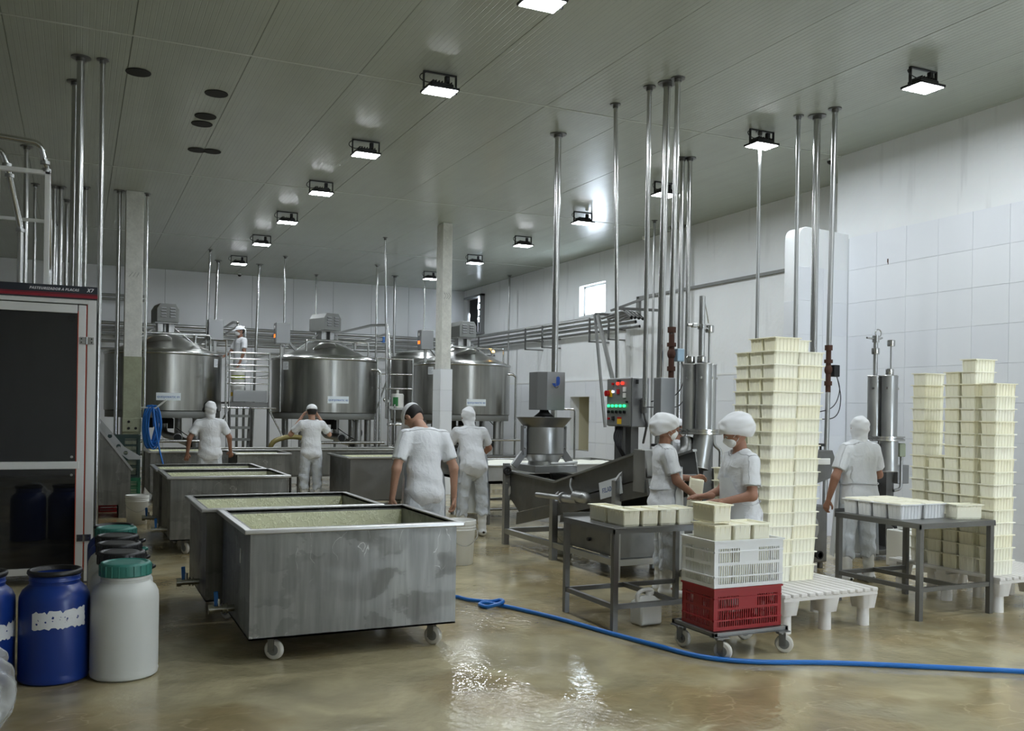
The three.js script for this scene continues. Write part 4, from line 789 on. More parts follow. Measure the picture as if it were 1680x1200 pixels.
pole(4.189, -24.35, 0.035, 0, 'pole behind the service platform', { lean: [-0.15, 0] });
pole(4.514, -22.74, 0.022, 1.8, 'thin pole left of the middle tank motor'); pole(5.895, -25.43, 0.022, 1.8, 'thin distant pole behind the middle tank motor');
pole(5.89, -19.13, 0.02, 1.7, 'thin pole with a small flange right of the middle tank', { lean: [0.15, -0.2] }); pole(6.848, -22.88, 0.025, 0, 'pole behind the valve stand, left one'); pole(7.841, -24.51, 0.035, 0, 'dark pole behind the valve stand, right one', { mat: S }); pole(8.629, -24.31, 0.02, 2.8, 'thin pole reaching the right tank control box');
pole(10.486, -22.78, 0.025, 2.6, 'dark thin pole close to the right wall near the far corner', { mat: S });
pole(5.665, -10.85, 0.042, 0, 'thick pole from the ceiling behind the kneading machine motor');
pole(5.706, -9.485, 0.024, 2.05, 'thin pole from the ceiling to the control panel', { lean: [0.02, 0.1] });
pole(5.729, -8.80, 0.027, 1.72, 'pole ending in a connector at the side of the control panel', { lean: [0.08, -0.12] });
pole(5.836, -8.61, 0.040, 0.0, 'thickest pole of the group above the two masked workers', { lean: [-0.06, 0] });
pole(5.85, -8.43, 0.030, 2.5, 'pole with the rusty valve beside the moulding machine', { lean: [-0.03, 0] });
pole(7.753, -11.03, 0.033, 0, 'left of two joined poles behind the control panel'); pole(7.844, -10.98, 0.033, 0, 'right of two joined poles behind the control panel');
pole(7.897, -9.543, 0.022, 0, 'thin pole beside the second flood lamp of the right row', { mat: S });
pole(7.882, -8.82, 0.024, 0, 'thin pole behind the tall mould stack', { mat: S }); pole(8.082, -8.72, 0.042, 0, 'thick pole behind the tall mould stack'); pole(8.07, -8.415, 0.030, 2.42, 'pole with the rusty valve beside the return wall', { mat: S, lean: [-0.04, 0] });
for (const [x, z, n] of [[9.838, -14.87, 'dark one, leftmost'], [10.447, -15.19, 'second'], [10.306, -14.86, 'third'], [10.582, -14.98, 'nearest the wall']]) pole(x, z, 0.022, 0.0, `thin distant pole by the right wall, ${n}`, { mat: S });
// rusty valves on two of the poles
for (const [x, z, y, tail, l] of [[5.82, -8.43, 2.55, [0.01, 0.0, 0.0], 'rusty pipe section with a valve beside the left moulding machine'], [8.03, -8.415, 2.45, [-0.15, 0.0, 0.12], 'rusty pipe section with a valve beside the return wall']]) {
  const o = thing('rusty_valve', l, 'valve', [x, 0, z]);
  obj('rusty_pipe', [cyl(0.030, 0.55, 0, y - 0.25, 0), cyl(0.045, 0.06, 0, y, 0), cyl(0.05, 0.04, 0, y - 0.16, 0), new THREE.SphereGeometry(0.046, 14, 10).scale(1, 1.4, 1).translate(0, y - 0.26, 0), cyl(0.045, 0.05, 0, y - 0.42, 0)], M.rust, o);
  obj('lower_pipe', rod([0, y - 0.5, 0], [tail[0], 0.0, tail[2]], 0.028), M.steel, o);
  obj('coil_box', [bx(0.09, 0.14, 0.08, 0.10, y - 0.27, 0, 0.01)], x < 7 ? std([0.35, 0.5, 0.62], 0.4) : M.black, o);
  obj('cable', [tube([[0.12, y - 0.3, 0], [0.16, y - 0.5, 0.02], [0.05, y - 0.7, 0.02], [-0.25, y - 0.78, 0]], 0.006, 24, 5), tube([[0.12, y - 0.28, 0], [0.2, y - 0.6, 0], [0.1, y - 0.82, 0], [-0.3, y - 0.84, 0]], 0.006, 24, 5)], M.cable, o);
}

// ---------------------------------------------------------------- kneading machine with inclined trough
{
  const o = thing('kneading_machine', 'stainless kneading machine with round hopper, blue marked motor box and inclined trough', 'machine', [0, 0, 0]);
  const X0 = 4.86, X1 = 5.44;
  const shape = (pts) => new THREE.Shape(pts.map(([z, y]) => new THREE.Vector2(-z, y)));           // outline in the z,y plane
  const plate = (pts, x, t) => new THREE.ExtrudeGeometry(shape(pts), { depth: t, bevelEnabled: false }).rotateY(Math.PI / 2).translate(x, 0, 0);
  const side = [[-10.52, 0.90], [-9.24, 0.855], [-7.46, 1.285], [-7.40, 1.05], [-9.3, 0.62], [-10.18, 0.43], [-10.45, 0.58]];
  obj('trough_side', plate(side, X0, 0.012), M.steelDark, o); obj('trough_side', plate(side, X1, 0.012), M.steelDark, o);
  obj('trough_floor', [bar([5.155, 0.45, -10.18], [5.155, 1.06, -7.42], 0.56, 0.012), bar([5.155, 0.45, -10.18], [5.155, 0.86, -10.5], 0.56, 0.012)], M.steelDark, o);
  obj('trough_rim', [bar([X0, 0.905, -10.52], [X0, 0.862, -9.24], 0.05, 0.022), bar([X0, 0.862, -9.24], [X0, 1.292, -7.46], 0.05, 0.022), bar([X1, 0.905, -10.52], [X1, 0.862, -9.24], 0.05, 0.022), bar([X1, 0.862, -9.24], [X1, 1.292, -7.46], 0.05, 0.022)], M.steel, o);
  const beam = [[-10.20, 0.42], [-9.28, 0.605], [-7.40, 1.03], [-7.36, 0.88], [-9.26, 0.475], [-10.22, 0.275]];
  obj('trough_beam', plate(beam, X0 - 0.02, 0.03), M.steelDark, o); obj('trough_beam', plate(beam, X1, 0.03), M.steelDark, o);
  obj('water_bath', span(X0 + 0.02, X1, 0.20, 0.60, -9.02, -7.90, 0.01), M.steelDark, o);
  obj('bath_plug', cyl(0.02, 0.03, X0 + 0.01, 0.32, -8.5, 'x'), M.black, o);
  // discharge box at the upper end
  obj('discharge_box', [span(4.83, 5.15, 0.90, 1.30, -7.60, -7.585), span(4.83, 4.845, 0.90, 1.299, -7.584, -7.40), span(5.135, 5.15, 0.90, 1.299, -7.584, -7.40), span(4.846, 5.134, 1.285, 1.298, -7.584, -7.40), span(4.846, 5.134, 0.901, 0.915, -7.584, -7.40)], M.steel, o);
  obj('clamp_knob', [cyl(0.045, 0.025, 4.98, 1.345, -7.45), cyl(0.012, 0.05, 4.98, 1.32, -7.45)], M.black, o);
  obj('clamp_knob', [cyl(0.05, 0.025, 5.10, 1.345, -7.5), cyl(0.012, 0.05, 5.10, 1.32, -7.5)], M.black, o);
  // frame
  for (const x of [4.82, 5.48]) {
    obj('post', bar([x, 0, -10.47], [x, 1.0, -10.47], 0.07), M.steel, o); obj('post', bar([x, 0, -9.20], [x, 0.68, -9.20], 0.07), M.steel, o); obj('post', bar([x, 0, -7.88], [x, 0.98, -7.88], 0.07), M.steel, o);
    const s = x < 5 ? 1 : -1;
    obj('strut', bar([x, 0.66, -9.20], [x + 0.15 * s, 0.86, -9.16], 0.055), M.vatRim, o); obj('strut', bar([x, 0.96, -7.88], [x + 0.15 * s, 1.17, -7.84], 0.055), M.vatRim, o); obj('strut', bar([x, 0.60, -10.47], [x + 0.13 * s, 0.80, -10.42], 0.055), M.vatRim, o);
    obj('floor_rail', bar([x, 0.17, -10.47], [x, 0.17, -7.88], 0.06), M.steel, o);
  }
  obj('cross_rail', bar([4.82, 0.17, -10.47], [5.48, 0.17, -10.47], 0.06), M.steel, o); obj('cross_rail', bar([4.82, 0.17, -7.88], [5.48, 0.17, -7.88], 0.06), M.steel, o);
  // tray and vessel
  const vx = 5.19, vz = -10.2;
  obj('vessel_tray', [span(4.93, 5.50, 0.915, 1.0, -10.56, -9.90, 0.006)], M.steel, o);
  obj('vessel', crease(lathe([[0.17, 0.99], [0.19, 1.0], [0.185, 1.04], [0.20, 1.06], [0.245, 1.13], [0.245, 1.46], [0.24, 1.46], [0.24, 1.15], [0.17, 1.06]], 48), 0.5).translate(vx, 0, vz), M.steel, o);
  obj('funnel_rim', crease(lathe([[0.245, 1.455], [0.335, 1.565], [0.337, 1.575], [0.325, 1.568], [0.238, 1.46]], 48), 0.6).translate(vx, 0, vz), M.steelDark, o);
  obj('vessel_band', lathe([[0.247, 1.125], [0.251, 1.125], [0.251, 1.14], [0.247, 1.14]], 40).translate(vx, 0, vz), M.steelDark, o);
  for (const s of [-1, 1]) {
    obj('vessel_bracket', [bar([vx + s * 0.272, 1.12, vz], [vx + s * 0.272, 1.47, vz], 0.04, 0.09), bar([vx + s * 0.272, 1.14, vz], [vx + s * 0.40, 0.98, vz], 0.045, 0.08)], M.boxGrey, o);
    for (const y of [1.45, 1.2]) obj('bolt', cyl(0.012, 0.04, vx + s * 0.272, y, vz + 0.05, 'z', 0.012, 10), M.steel, o);
  }
  obj('hand_wheel', [new THREE.TorusGeometry(0.045, 0.013, 8, 20), cyl(0.02, 0.05, 0, 0, -0.02, 'z')].map(g => g.translate(4.80, 0.91, -10.40)), M.black, o);
  // motor box hanging on the pole
  const mb = obj('motor_box', [prism([[-0.17, -0.13], [-0.17, 0.13], [0.17, 0.13], [0.17, -0.13], [-0.06, -0.19], [-0.11, -0.19]].slice(0, 4).concat([]), 0.46, 0)].map(() => { const s = new THREE.Shape([[-0.165, 0.14], [0.165, 0.14], [0.165, -0.15], [-0.07, -0.15], [-0.165, -0.08]].map(p => new THREE.Vector2(...p))); return new THREE.ExtrudeGeometry(s, { depth: 0.455, bevelEnabled: true, bevelSize: 0.004, bevelThickness: 0.004, bevelSegments: 1 }).rotateX(-Math.PI / 2).rotateX(Math.PI).rotateX(Math.PI).translate(vx + 0.03, 1.668, vz); }), M.boxGrey, o);
  { // blue J emblem with a thin shadow arc, raised on the front of the box
    const j = new THREE.Shape(); j.moveTo(0.03, 0.10); j.quadraticCurveTo(0.055, 0.125, 0.078, 0.10); j.lineTo(0.078, 0.03); j.quadraticCurveTo(0.07, -0.005, 0.03, 0.0); j.closePath();
    const k = new THREE.Shape(); k.moveTo(-0.025, 0.03); k.lineTo(0.022, 0.03); k.quadraticCurveTo(0.02, 0.0, 0.032, -0.012); k.quadraticCurveTo(-0.01, -0.015, -0.025, 0.03);
    const sh = (s) => new THREE.ExtrudeGeometry(s, { depth: 0.003, bevelEnabled: false }).translate(vx + 0.05, 1.96, vz + 0.154);
    obj('emblem', sh(j), std('#1d4a9c', 0.4), mb); obj('emblem', sh(k), std('#1d4a9c', 0.4), mb);
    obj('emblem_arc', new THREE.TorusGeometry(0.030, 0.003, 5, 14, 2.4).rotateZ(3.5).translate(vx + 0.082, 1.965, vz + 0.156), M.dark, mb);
  }
  obj('drive_bellows', [lathe([[0.05, 1.67], [0.06, 1.64], [0.13, 1.58], [0, 1.58]], 24).translate(vx, 0, vz)], M.black, o);
  obj('drive_shaft', cyl(0.02, 0.5, vx - 0.01, 1.45, vz), M.polish, o);
  obj('motor_arm', bar([vx + 0.1, 1.75, vz - 0.1], [5.62, 1.75, -10.82], 0.05), M.steel, o);
  obj('drain_pipe', pipe([[vx + 0.19, 1.68, vz], [vx + 0.43, 1.68, vz], [vx + 0.43, 1.06, vz]], 0.013, 0.04), M.polish, o);
  obj('side_pipe', [rod([4.71, 0.71, -9.40], [4.71, 0.73, -8.75], 0.028), rod([4.71, 0.73, -8.75], [4.71, 0.74, -8.45], 0.045), cyl(0.06, 0.03, 4.71, 0.73, -8.78, 'z')], M.steel, o);
  obj('pipe_motor', [new THREE.CapsuleGeometry(0.06, 0.18, 6, 14).rotateX(Math.PI / 2).translate(4.72, 0.77, -8.42)], M.steel, o);
  obj('cable', tube([[4.95, 0.90, -9.0], [4.85, 0.93, -8.85], [4.78, 0.86, -8.75], [4.73, 0.80, -8.6]], 0.012, 24, 6), M.greyPaint, o);
  obj('tool_handle', [rod([5.12, 1.03, -9.86], [5.30, 1.035, -9.80], 0.014), rod([5.30, 1.035, -9.80], [5.42, 1.05, -9.76], 0.02)], M.white, o);
  const st = words('FILADEIRA', 0.44, 0.17, { px: 128, font: 'bold 50px sans-serif', fg: '#2f4a86', bg: '#d9dee2', y: 0.55 });
  const sg = new THREE.PlaneGeometry(0.44, 0.17).rotateY(-Math.PI / 2);
  const a = Math.atan2(0.43, 1.78); sg.rotateX(-a); obj('name_sign', sg.translate(X0 - 0.024, 0.895, -8.02), st, o, true);
}

// ---------------------------------------------------------------- control panel with glowing buttons
{
  const o = thing('control_panel', 'grey steel control panel on a post with red and green glowing buttons', 'control panel', [5.70, 0, -9.28]);
  const w = 0.53;
  const c = obj('cabinet', [span(0, 0.23, 1.485, 2.05, -w / 2, w / 2, 0.012)], M.boxGrey, o);
  const d = obj('door', span(-0.018, 0, 1.495, 2.04, -w / 2 + 0.008, w / 2 - 0.012, 0.006), M.greyPaint, o);
  const B = (z, y, r, m, n) => obj(n, [cyl(r, 0.022, -0.03, y, z, 'x', r * 0.9, 16)], m, d);
  B(-0.11, 1.98, 0.016, M.redBtn, 'red_lamp'); B(-0.0, 1.982, 0.017, M.ledRed, 'red_lamp'); B(0.105, 1.985, 0.017, M.ledRed, 'red_lamp');
  obj('yellow_plate', bx(0.006, 0.08, 0.07, -0.021, 1.87, -0.17), M.yellow, d); obj('main_switch', [cyl(0.035, 0.04, -0.045, 1.87, -0.21, 'x'), bx(0.03, 0.06, 0.018, -0.06, 1.87, -0.21)], M.redBtn, d);
  B(-0.10, 1.89, 0.016, M.ledWhite, 'white_lamp'); obj('meter', [bx(0.012, 0.055, 0.05, -0.024, 1.89, 0.0)], M.redBtn, d);
  obj('meter', [bx(0.012, 0.055, 0.055, -0.024, 1.915, 0.14)], M.bucket, d); obj('meter', [bx(0.012, 0.055, 0.055, -0.024, 1.845, 0.14)], M.bucket, d);
  for (let i = 0; i < 5; i++) { B(-0.195 + i * 0.086, 1.725, 0.016, M.ledGreen, 'green_lamp'); obj('selector', [cyl(0.018, 0.02, -0.028, 1.655, -0.195 + i * 0.086, 'x', 0.018, 12), bx(0.02, 0.03, 0.008, -0.04, 1.655, -0.195 + i * 0.086)], M.black, d); }
  B(0.20, 1.77, 0.014, M.black, 'key_switch'); obj('name_plate', bx(0.004, 0.02, 0.08, -0.02, 2.015, 0.01), M.black, d);
  obj('warning_sticker', bx(0.004, 0.06, 0.09, -0.02, 1.545, 0.03), M.yellow, d); obj('warning_sticker', bx(0.004, 0.02, 0.09, -0.02, 1.585, 0.03), M.redBtn, d); obj('socket', bx(0.02, 0.05, 0.05, -0.026, 1.58, -0.10, 0.006), M.black, d); B(-0.19, 1.575, 0.014, M.redBtn, 'stop_button');
  obj('post', [span(0.06, 0.16, 0, 1.49, -0.20, -0.06), span(0.06, 0.16, 0, 1.49, 0.04, 0.16)], M.steelDark, o);
  obj('foot_plate', span(-0.05, 0.28, 0, 0.015, -0.28, 0.24), M.steelDark, o);
  for (let i = 0; i < 5; i++) obj('cable', tube([[0.04, 1.49, -0.12 + i * 0.03], [-0.02, 1.35 - i * 0.02, -0.08 + i * 0.04], [0.0, 1.2, 0.02 + i * 0.02], [0.08, 1.05, 0.04 + i * 0.02], [0.1, 0.8, 0.1]], 0.009, 24, 5), M.cable, o);
  obj('connector', [cyl(0.03, 0.10, 0.14, 1.74, 0.30), cyl(0.036, 0.03, 0.14, 1.80, 0.30), cyl(0.034, 0.05, 0.14, 1.67, 0.30), tube([[0.14, 1.65, 0.30], [0.15, 1.58, 0.31], [0.19, 1.50, 0.28], [0.2, 1.3, 0.2]], 0.014, 16, 6)], M.steelDark, o);
  obj('hinge', [cyl(0.016, 0.05, 0.06, 2.0, 0.275), cyl(0.016, 0.05, 0.18, 2.0, 0.275)], M.dark, o);
}

// ---------------------------------------------------------------- cheese moulding machines with vertical cylinders
function moulder(x, z, label, { yTop, yRing, r, tilt, rods, turn = 0 }) {
  const o = thing('moulding_machine', label, 'machine', [x, 0, z], turn, 'moulding machines');
  const pos = [[0.02, 0.10], [-0.03, -0.07], [0.175, -0.03]], cx = 0.06;
  for (const [a, b] of pos) { const c = obj('cylinder', cyl(r, yTop - yRing, a, (yTop + yRing) / 2, b, 'y', r, 32), M.steel, o); obj('collar', [lathe([[r, yTop - 0.012], [r + 0.004, yTop - 0.012], [r + 0.004, yTop], [0, yTop]], 28).translate(a, 0, b)], M.vatRim, c); obj('latch', bx(0.03, 0.025, 0.02, a + r * 0.8, yTop - 0.15, b + r * 0.5), M.polish, c); obj('latch', bx(0.03, 0.025, 0.02, a - r * 0.8, yTop - 0.15, b + r * 0.5), M.polish, c); }
  obj('turntable', crease(lathe([[0, yRing - 0.055], [0.22, yRing - 0.055], [0.225, yRing - 0.05], [0.225, yRing - 0.03], [0.205, yRing - 0.026], [0.205, yRing - 0.018], [0.225, yRing - 0.015], [0.225, yRing], [0, yRing]], 44), 0.4).translate(cx, 0, 0), M.polish, o);
  const ang = tilt, L = 0.36, sp = [0.03, yRing - 0.05, 0.09], ep = [sp[0] - Math.sin(ang) * L, sp[1] - Math.cos(ang) * L, sp[2] + 0.03];
  { const A = V(...sp), Bv = V(...ep), d = Bv.clone().sub(A), g = new THREE.CylinderGeometry(0.105, 0.092, d.length(), 32, 1, true); g.applyQuaternion(new THREE.Quaternion().setFromUnitVectors(V(0, -1, 0), d.clone().normalize())); g.translate((A.x + Bv.x) / 2, (A.y + Bv.y) / 2, (A.z + Bv.z) / 2); const g2 = g.clone().scale(1, 1, 1);
    const sn = obj('outlet', g, M.steel, o); const q = new THREE.TorusGeometry(0.092, 0.006, 6, 30).applyQuaternion(new THREE.Quaternion().setFromUnitVectors(V(0, 0, 1), d.clone().normalize())).translate(ep[0], ep[1], ep[2]); obj('outlet_lip', q, M.vatRim, sn);
    const ip = d.clone().normalize(); obj('outlet_dark', new THREE.CylinderGeometry(0.088, 0.088, 0.004, 24).applyQuaternion(new THREE.Quaternion().setFromUnitVectors(V(0, 1, 0), ip)).translate(ep[0] - ip.x * 0.10, ep[1] - ip.y * 0.10, ep[2] - ip.z * 0.10), M.dark, sn); }
  obj('inlet_elbow', [tube([[-0.10, yRing - 0.10, -0.02], [-0.13, yRing - 0.22, 0.02], [-0.20, yRing - 0.30, 0.04], [-0.30, yRing - 0.33, 0.02]], 0.07, 20, 16)], M.steelDark, o);
  obj('column', [span(0.10, 0.22, 0.08, yRing - 0.05, -0.14, 0.0), span(-0.25, 0.05, 0.10, 0.90, -0.40, -0.1)], M.steelDark, o);
  obj('base', [span(-0.30, 0.34, 0.06, 0.12, -0.42, 0.20, 0.01)], M.steelDark, o);
  for (const [a, b] of [[-0.26, -0.38], [0.30, -0.38], [-0.26, 0.16], [0.30, 0.16]]) obj('foot', cyl(0.03, 0.07, a, 0.035, b), M.steel, o);
  obj('side_box', span(0.22, 0.40, 0.86, 1.08, -0.10, 0.06, 0.008), M.boxGrey, o);
  obj('guard_pipe', pipe([[0.18, yRing - 0.06, 0.06], [0.18, yRing - 0.16, 0.06], [0.27, yRing - 0.22, 0.06], [0.27, 0.80, 0.06], [0.15, 0.78, 0.06]], 0.018, 0.05), M.steel, o);
  for (const [a, b, y0, y1, rr, cap] of rods) { const q = obj('piston_rod', rod([a, y0, b], [a, y1, b], rr, 14), M.steel, o); if (cap) obj('weight', crease(lathe([[0, 0], [0.042, 0], [0.046, 0.015], [0.046, 0.07], [0.040, 0.075], [0, 0.075]], 24), 0.5).translate(a, cap, b), M.polish, q); }
  return o;
}
const m1 = moulder(5.83, -7.98, 'moulding machine beside the tall stack, three steel cylinders and a slanted outlet', { yTop: 2.17, yRing: 1.49, r: 0.078, tilt: 0.20, rods: [[0.04, 0.02, 2.25, 2.87, 0.032, 2.17], [0.175, -0.03, 2.17, 2.52, 0.012, 2.50], [-0.03, -0.07, 2.16, 2.24, 0.02, 2.17]] });
obj('valve_head', [cyl(0.045, 0.05, 0.04, 2.55, 0.02), rod([-0.14, 2.56, 0.02], [0.04, 2.56, 0.02], 0.014), rod([0.04, 2.55, 0.02], [0.175, 2.53, -0.03], 0.014), bx(0.06, 0.045, 0.05, -0.06, 2.56, 0.02, 0.01), tube([[0.06, 2.85, 0.02], [0.11, 2.72, 0], [0.16, 2.6, -0.03]], 0.006, 12, 5)], M.polish, m1);
obj('junction_box', span(-0.32, -0.14, 1.60, 2.02, -0.32, -0.18, 0.008), M.boxGrey, m1);
obj('junction_post', [span(-0.25, -0.21, 0.9, 1.6, -0.27, -0.23)], M.steelDark, m1);
const m2 = moulder(8.55, -8.1, 'moulding machine against the tiled wall, behind the worker in the hood', { yTop: 2.13, yRing: 1.42, r: 0.083, tilt: 0.04, rods: [[-0.03, -0.07, 2.13, 2.56, 0.026, 2.38], [0.175, -0.03, 2.13, 2.50, 0.010, 2.48], [0.02, 0.10, 2.13, 2.15, 0.02, 2.13]] });
obj('valve_head', [cyl(0.04, 0.08, -0.03, 2.56, -0.07), rod([-0.17, 2.57, -0.07], [0, 2.56, -0.07], 0.012), rod([-0.03, 2.54, -0.07], [0.07, 2.58, -0.07], 0.012), new THREE.TorusGeometry(0.045, 0.008, 6, 18).translate(0.01, 2.63, -0.07)], M.polish, m2);
obj('valve_body', span(0.18, 0.28, 1.18, 1.34, 0.0, 0.12, 0.015), std([0.32, 0.36, 0.26], 0.5), m2);
obj('hose', [tube([[0.05, 0.62, 0.1], [0.02, 0.45, 0.14], [0.12, 0.3, 0.2], [0.14, 0.12, 0.25]], 0.022, 24, 7)], M.cable, m2);
obj('clear_hose', [tube([[0.3, 0.62, 0.05], [0.22, 0.45, 0.1], [0.08, 0.28, 0.2], [0.05, 0.1, 0.3]], 0.025, 24, 8)], M.film, m2);

// ---------------------------------------------------------------- second trough machine between the stacks
{
  const o = thing('trough_machine', 'dark steel trough machine half hidden behind the tall mould stack', 'machine', [7.15, 0, -7.7]);
  obj('hopper', [prism([[-0.40, 1.0], [-0.30, 1.26], [0.27, 1.27], [0.30, 1.20], [0.25, 0.98], [-0.1, 0.88], [-0.40, 0.86]], 0.50, 0.006).translate(0, 0, -0.5)], M.steelDark, o);
  obj('inner_tray', span(-0.02, 0.24, 1.12, 1.19, -0.3, 0.012, 0.01), M.bucket, o);
  obj('clamp_knob', [cyl(0.05, 0.03, 0.20, 1.33, -0.1), cyl(0.012, 0.07, 0.20, 1.29, -0.1)], M.black, o);
  obj('post', bar([0.02, 0.66, -0.1], [0.08, 0.92, -0.1], 0.05), M.steel, o);
  const b = obj('drive_housing', span(-0.25, 0.22, 0.07, 0.68, -0.45, 0.0, 0.012), M.steelDark, o);
  obj('oval_plate', cyl(0.10, 0.006, 0.02, 0.44, 0.003, 'z', 0.10, 32).scale(0.8, 1.25, 1).translate(0, -0.11, 0), M.steel, b);
  obj('drain', [cyl(0.03, 0.08, 0.06, 0.16, 0.03, 'z'), cyl(0.045, 0.02, 0.06, 0.16, 0.06, 'z')], M.dark, b);
  for (const x of [-0.2, 0.17]) for (const z of [-0.4, -0.05]) obj('foot', cyl(0.03, 0.08, x, 0.04, z), M.steelDark, o);
}

// ---------------------------------------------------------------- steel work tables
function workTable(x0, x1, z0, z1, h, label, { rail = 0.19, lip = true } = {}) {
  const cx = (x0 + x1) / 2, cz = (z0 + z1) / 2, hx = (x1 - x0) / 2, hz = (z1 - z0) / 2;
  const o = thing('work_table', label, 'table', [cx, 0, cz], 0, 'steel work tables');
  obj('top', [span(-hx, hx, h - 0.014, h, -hz, hz, 0.004), span(-hx, hx, h - 0.045, h - 0.012, hz - 0.012, hz), span(-hx, hx, h - 0.045, h - 0.012, -hz, -hz + 0.012), span(-hx, -hx + 0.012, h - 0.045, h - 0.012, -hz, hz), span(hx - 0.012, hx, h - 0.045, h - 0.012, -hz, hz)], M.tableSteel, o);
  if (lip) obj('upstand', span(-hx, hx, h - 0.01, h + 0.03, -hz, -hz + 0.008), M.tableSteel, o);
  for (const [a, b] of [[-1, -1], [-1, 1], [1, -1], [1, 1]]) obj('leg', span(a * (hx - 0.05), a * (hx - 0.008), 0, h - 0.02, b * (hz - 0.05), b * (hz - 0.008)), M.tableSteel, o);
  for (const b of [-1, 1]) obj('rail', span(-hx + 0.03, hx - 0.03, rail - 0.018, rail + 0.018, b * (hz - 0.03) - 0.016, b * (hz - 0.03) + 0.016), M.tableSteel, o);
  obj('side_rail', span(-hx + 0.014, -hx + 0.046, rail - 0.018, rail + 0.018, -hz + 0.03, hz - 0.03), M.tableSteel, o);
  obj('side_rail', span(hx * 0.02 - 0.016, hx * 0.02 + 0.016, rail - 0.014, rail + 0.022, -hz + 0.03, hz - 0.03), M.tableSteel, o);
  return o;
}
const T1H = 0.785;
workTable(3.645, 4.785, -6.80, -5.985, T1H, 'steel work table holding five filled moulds, in front of the kneading machine');
workTable(6.17, 7.05, -6.36, -5.42, 0.79, 'steel work table in front of the worker in the hood, right side', { rail: 0.25 });

// ---------------------------------------------------------------- cheese moulds
function mouldGeo(w, l, h) {                 // tapered ribbed tub, long axis along z, base at y = 0
  const out = [], t = 0.005, k = 0.91, hw = w / 2 - 0.013, hl = l / 2 - 0.013;
  const quad = (a, b, c, d) => { const g = new THREE.BufferGeometry(); g.setAttribute('position', new THREE.Float32BufferAttribute([...a, ...b, ...c, ...a, ...c, ...d], 3)); g.computeVertexNormals(); return g; };
  const P = (sx, sz, y, ins) => { const q = y ? 1 : k; return [sx * (hw * q - ins), y ? h : (ins ? t : 0), sz * (hl * (y ? 1 : (1 - (1 - k) * w / l)) - ins)]; };
  const ring = [[-1, -1], [1, -1], [1, 1], [-1, 1]];
  for (let i = 0; i < 4; i++) { const A = ring[i], B = ring[(i + 1) % 4]; out.push(quad(P(A[0], A[1], 0, 0), P(A[0], A[1], 1, 0), P(B[0], B[1], 1, 0), P(B[0], B[1], 0, 0)), quad(P(B[0], B[1], 0, t), P(B[0], B[1], 1, t), P(A[0], A[1], 1, t), P(A[0], A[1], 0, t))); }
  out.push(quad(P(-1, -1, 0, 0), P(1, -1, 0, 0), P(1, 1, 0, 0), P(-1, 1, 0, 0)), quad(P(-1, 1, 0, t), P(1, 1, 0, t), P(1, -1, 0, t), P(-1, -1, 0, t)));
  for (let i = 0; i < 7; i++) for (const s of [-1, 1]) { const z = (i - 3) * hl * 0.30; out.push(bar([s * (hw * k + 0.001), 0.004, z], [s * (hw + 0.001), h - 0.004, z], 0.006, 0.004)); }
  for (let i = 0; i < 4; i++) for (const s of [-1, 1]) { const x = (i - 1.5) * hw * 0.56; out.push(bar([x, 0.004, s * (hl * (1 - (1 - k) * w / l) + 0.001)], [x, h - 0.004, s * (hl + 0.001)], 0.006, 0.004)); }
  const f = 0.016;
  const flange = [span(-w / 2, w / 2, h - 0.008, h, l / 2 - f, l / 2), span(-w / 2, w / 2, h - 0.008, h, -l / 2, -l / 2 + f), span(-w / 2, -w / 2 + f, h - 0.008, h, -l / 2 + f, l / 2 - f), span(w / 2 - f, w / 2, h - 0.008, h, -l / 2 + f, l / 2 - f)];
  return { tub: one(out), flange: one(flange) };
}
const MW = 0.166, ML = 0.272, MH = 0.126;
const MG = mouldGeo(MW, ML, MH), CH = one(bx(MW * 0.86, MH * 0.86, ML * 0.90, 0, MH * 0.47, 0, 0.012)), CHT = one(bx(MW * 0.84, 0.03, ML * 0.88, 0, MH - 0.004, 0, 0.012));
let mk = 0;
function mould(x, y, z, along, label, group, filled = false, s = 1, mat) {
  const o = thing('cheese_mould', label, 'mould', [x, y, z], along === 'x' ? Math.PI / 2 : 0, group), m = mat || M.mould[(mk++ * 7) % 3];
  if (s !== 1) o.scale.set(s, 1, s);
  inst('tub', MG.tub, m, o, 0, 0, 0); inst('flange', MG.flange, m, o, 0, 0, 0);
  if (filled) inst('cheese', filled === 'top' ? CHT : CH, M.cheese, o, 0, 0, 0);
  return o;
}
// five filled moulds on the first table
[[3.745 + MW * 0.5, -6.015 - ML * 0.5, 'front left corner mould'], [3.745 + MW * 1.5, -6.015 - ML * 0.5, 'second mould of the front row'], [3.745 + MW * 2.5, -6.015 - ML * 0.5, 'third mould of the front row'], [3.745 + MW * 3.5, -6.015 - ML * 0.5, 'last mould of the front row'], [3.745 + MW * 0.5, -6.015 - ML * 1.5 - 0.005, 'mould behind the corner one']].forEach(([x, z, n]) => mould(x, T1H, z, 'z', `cream plastic ${n} filled with cheese on the left table`, 'filled moulds on the left table', true));
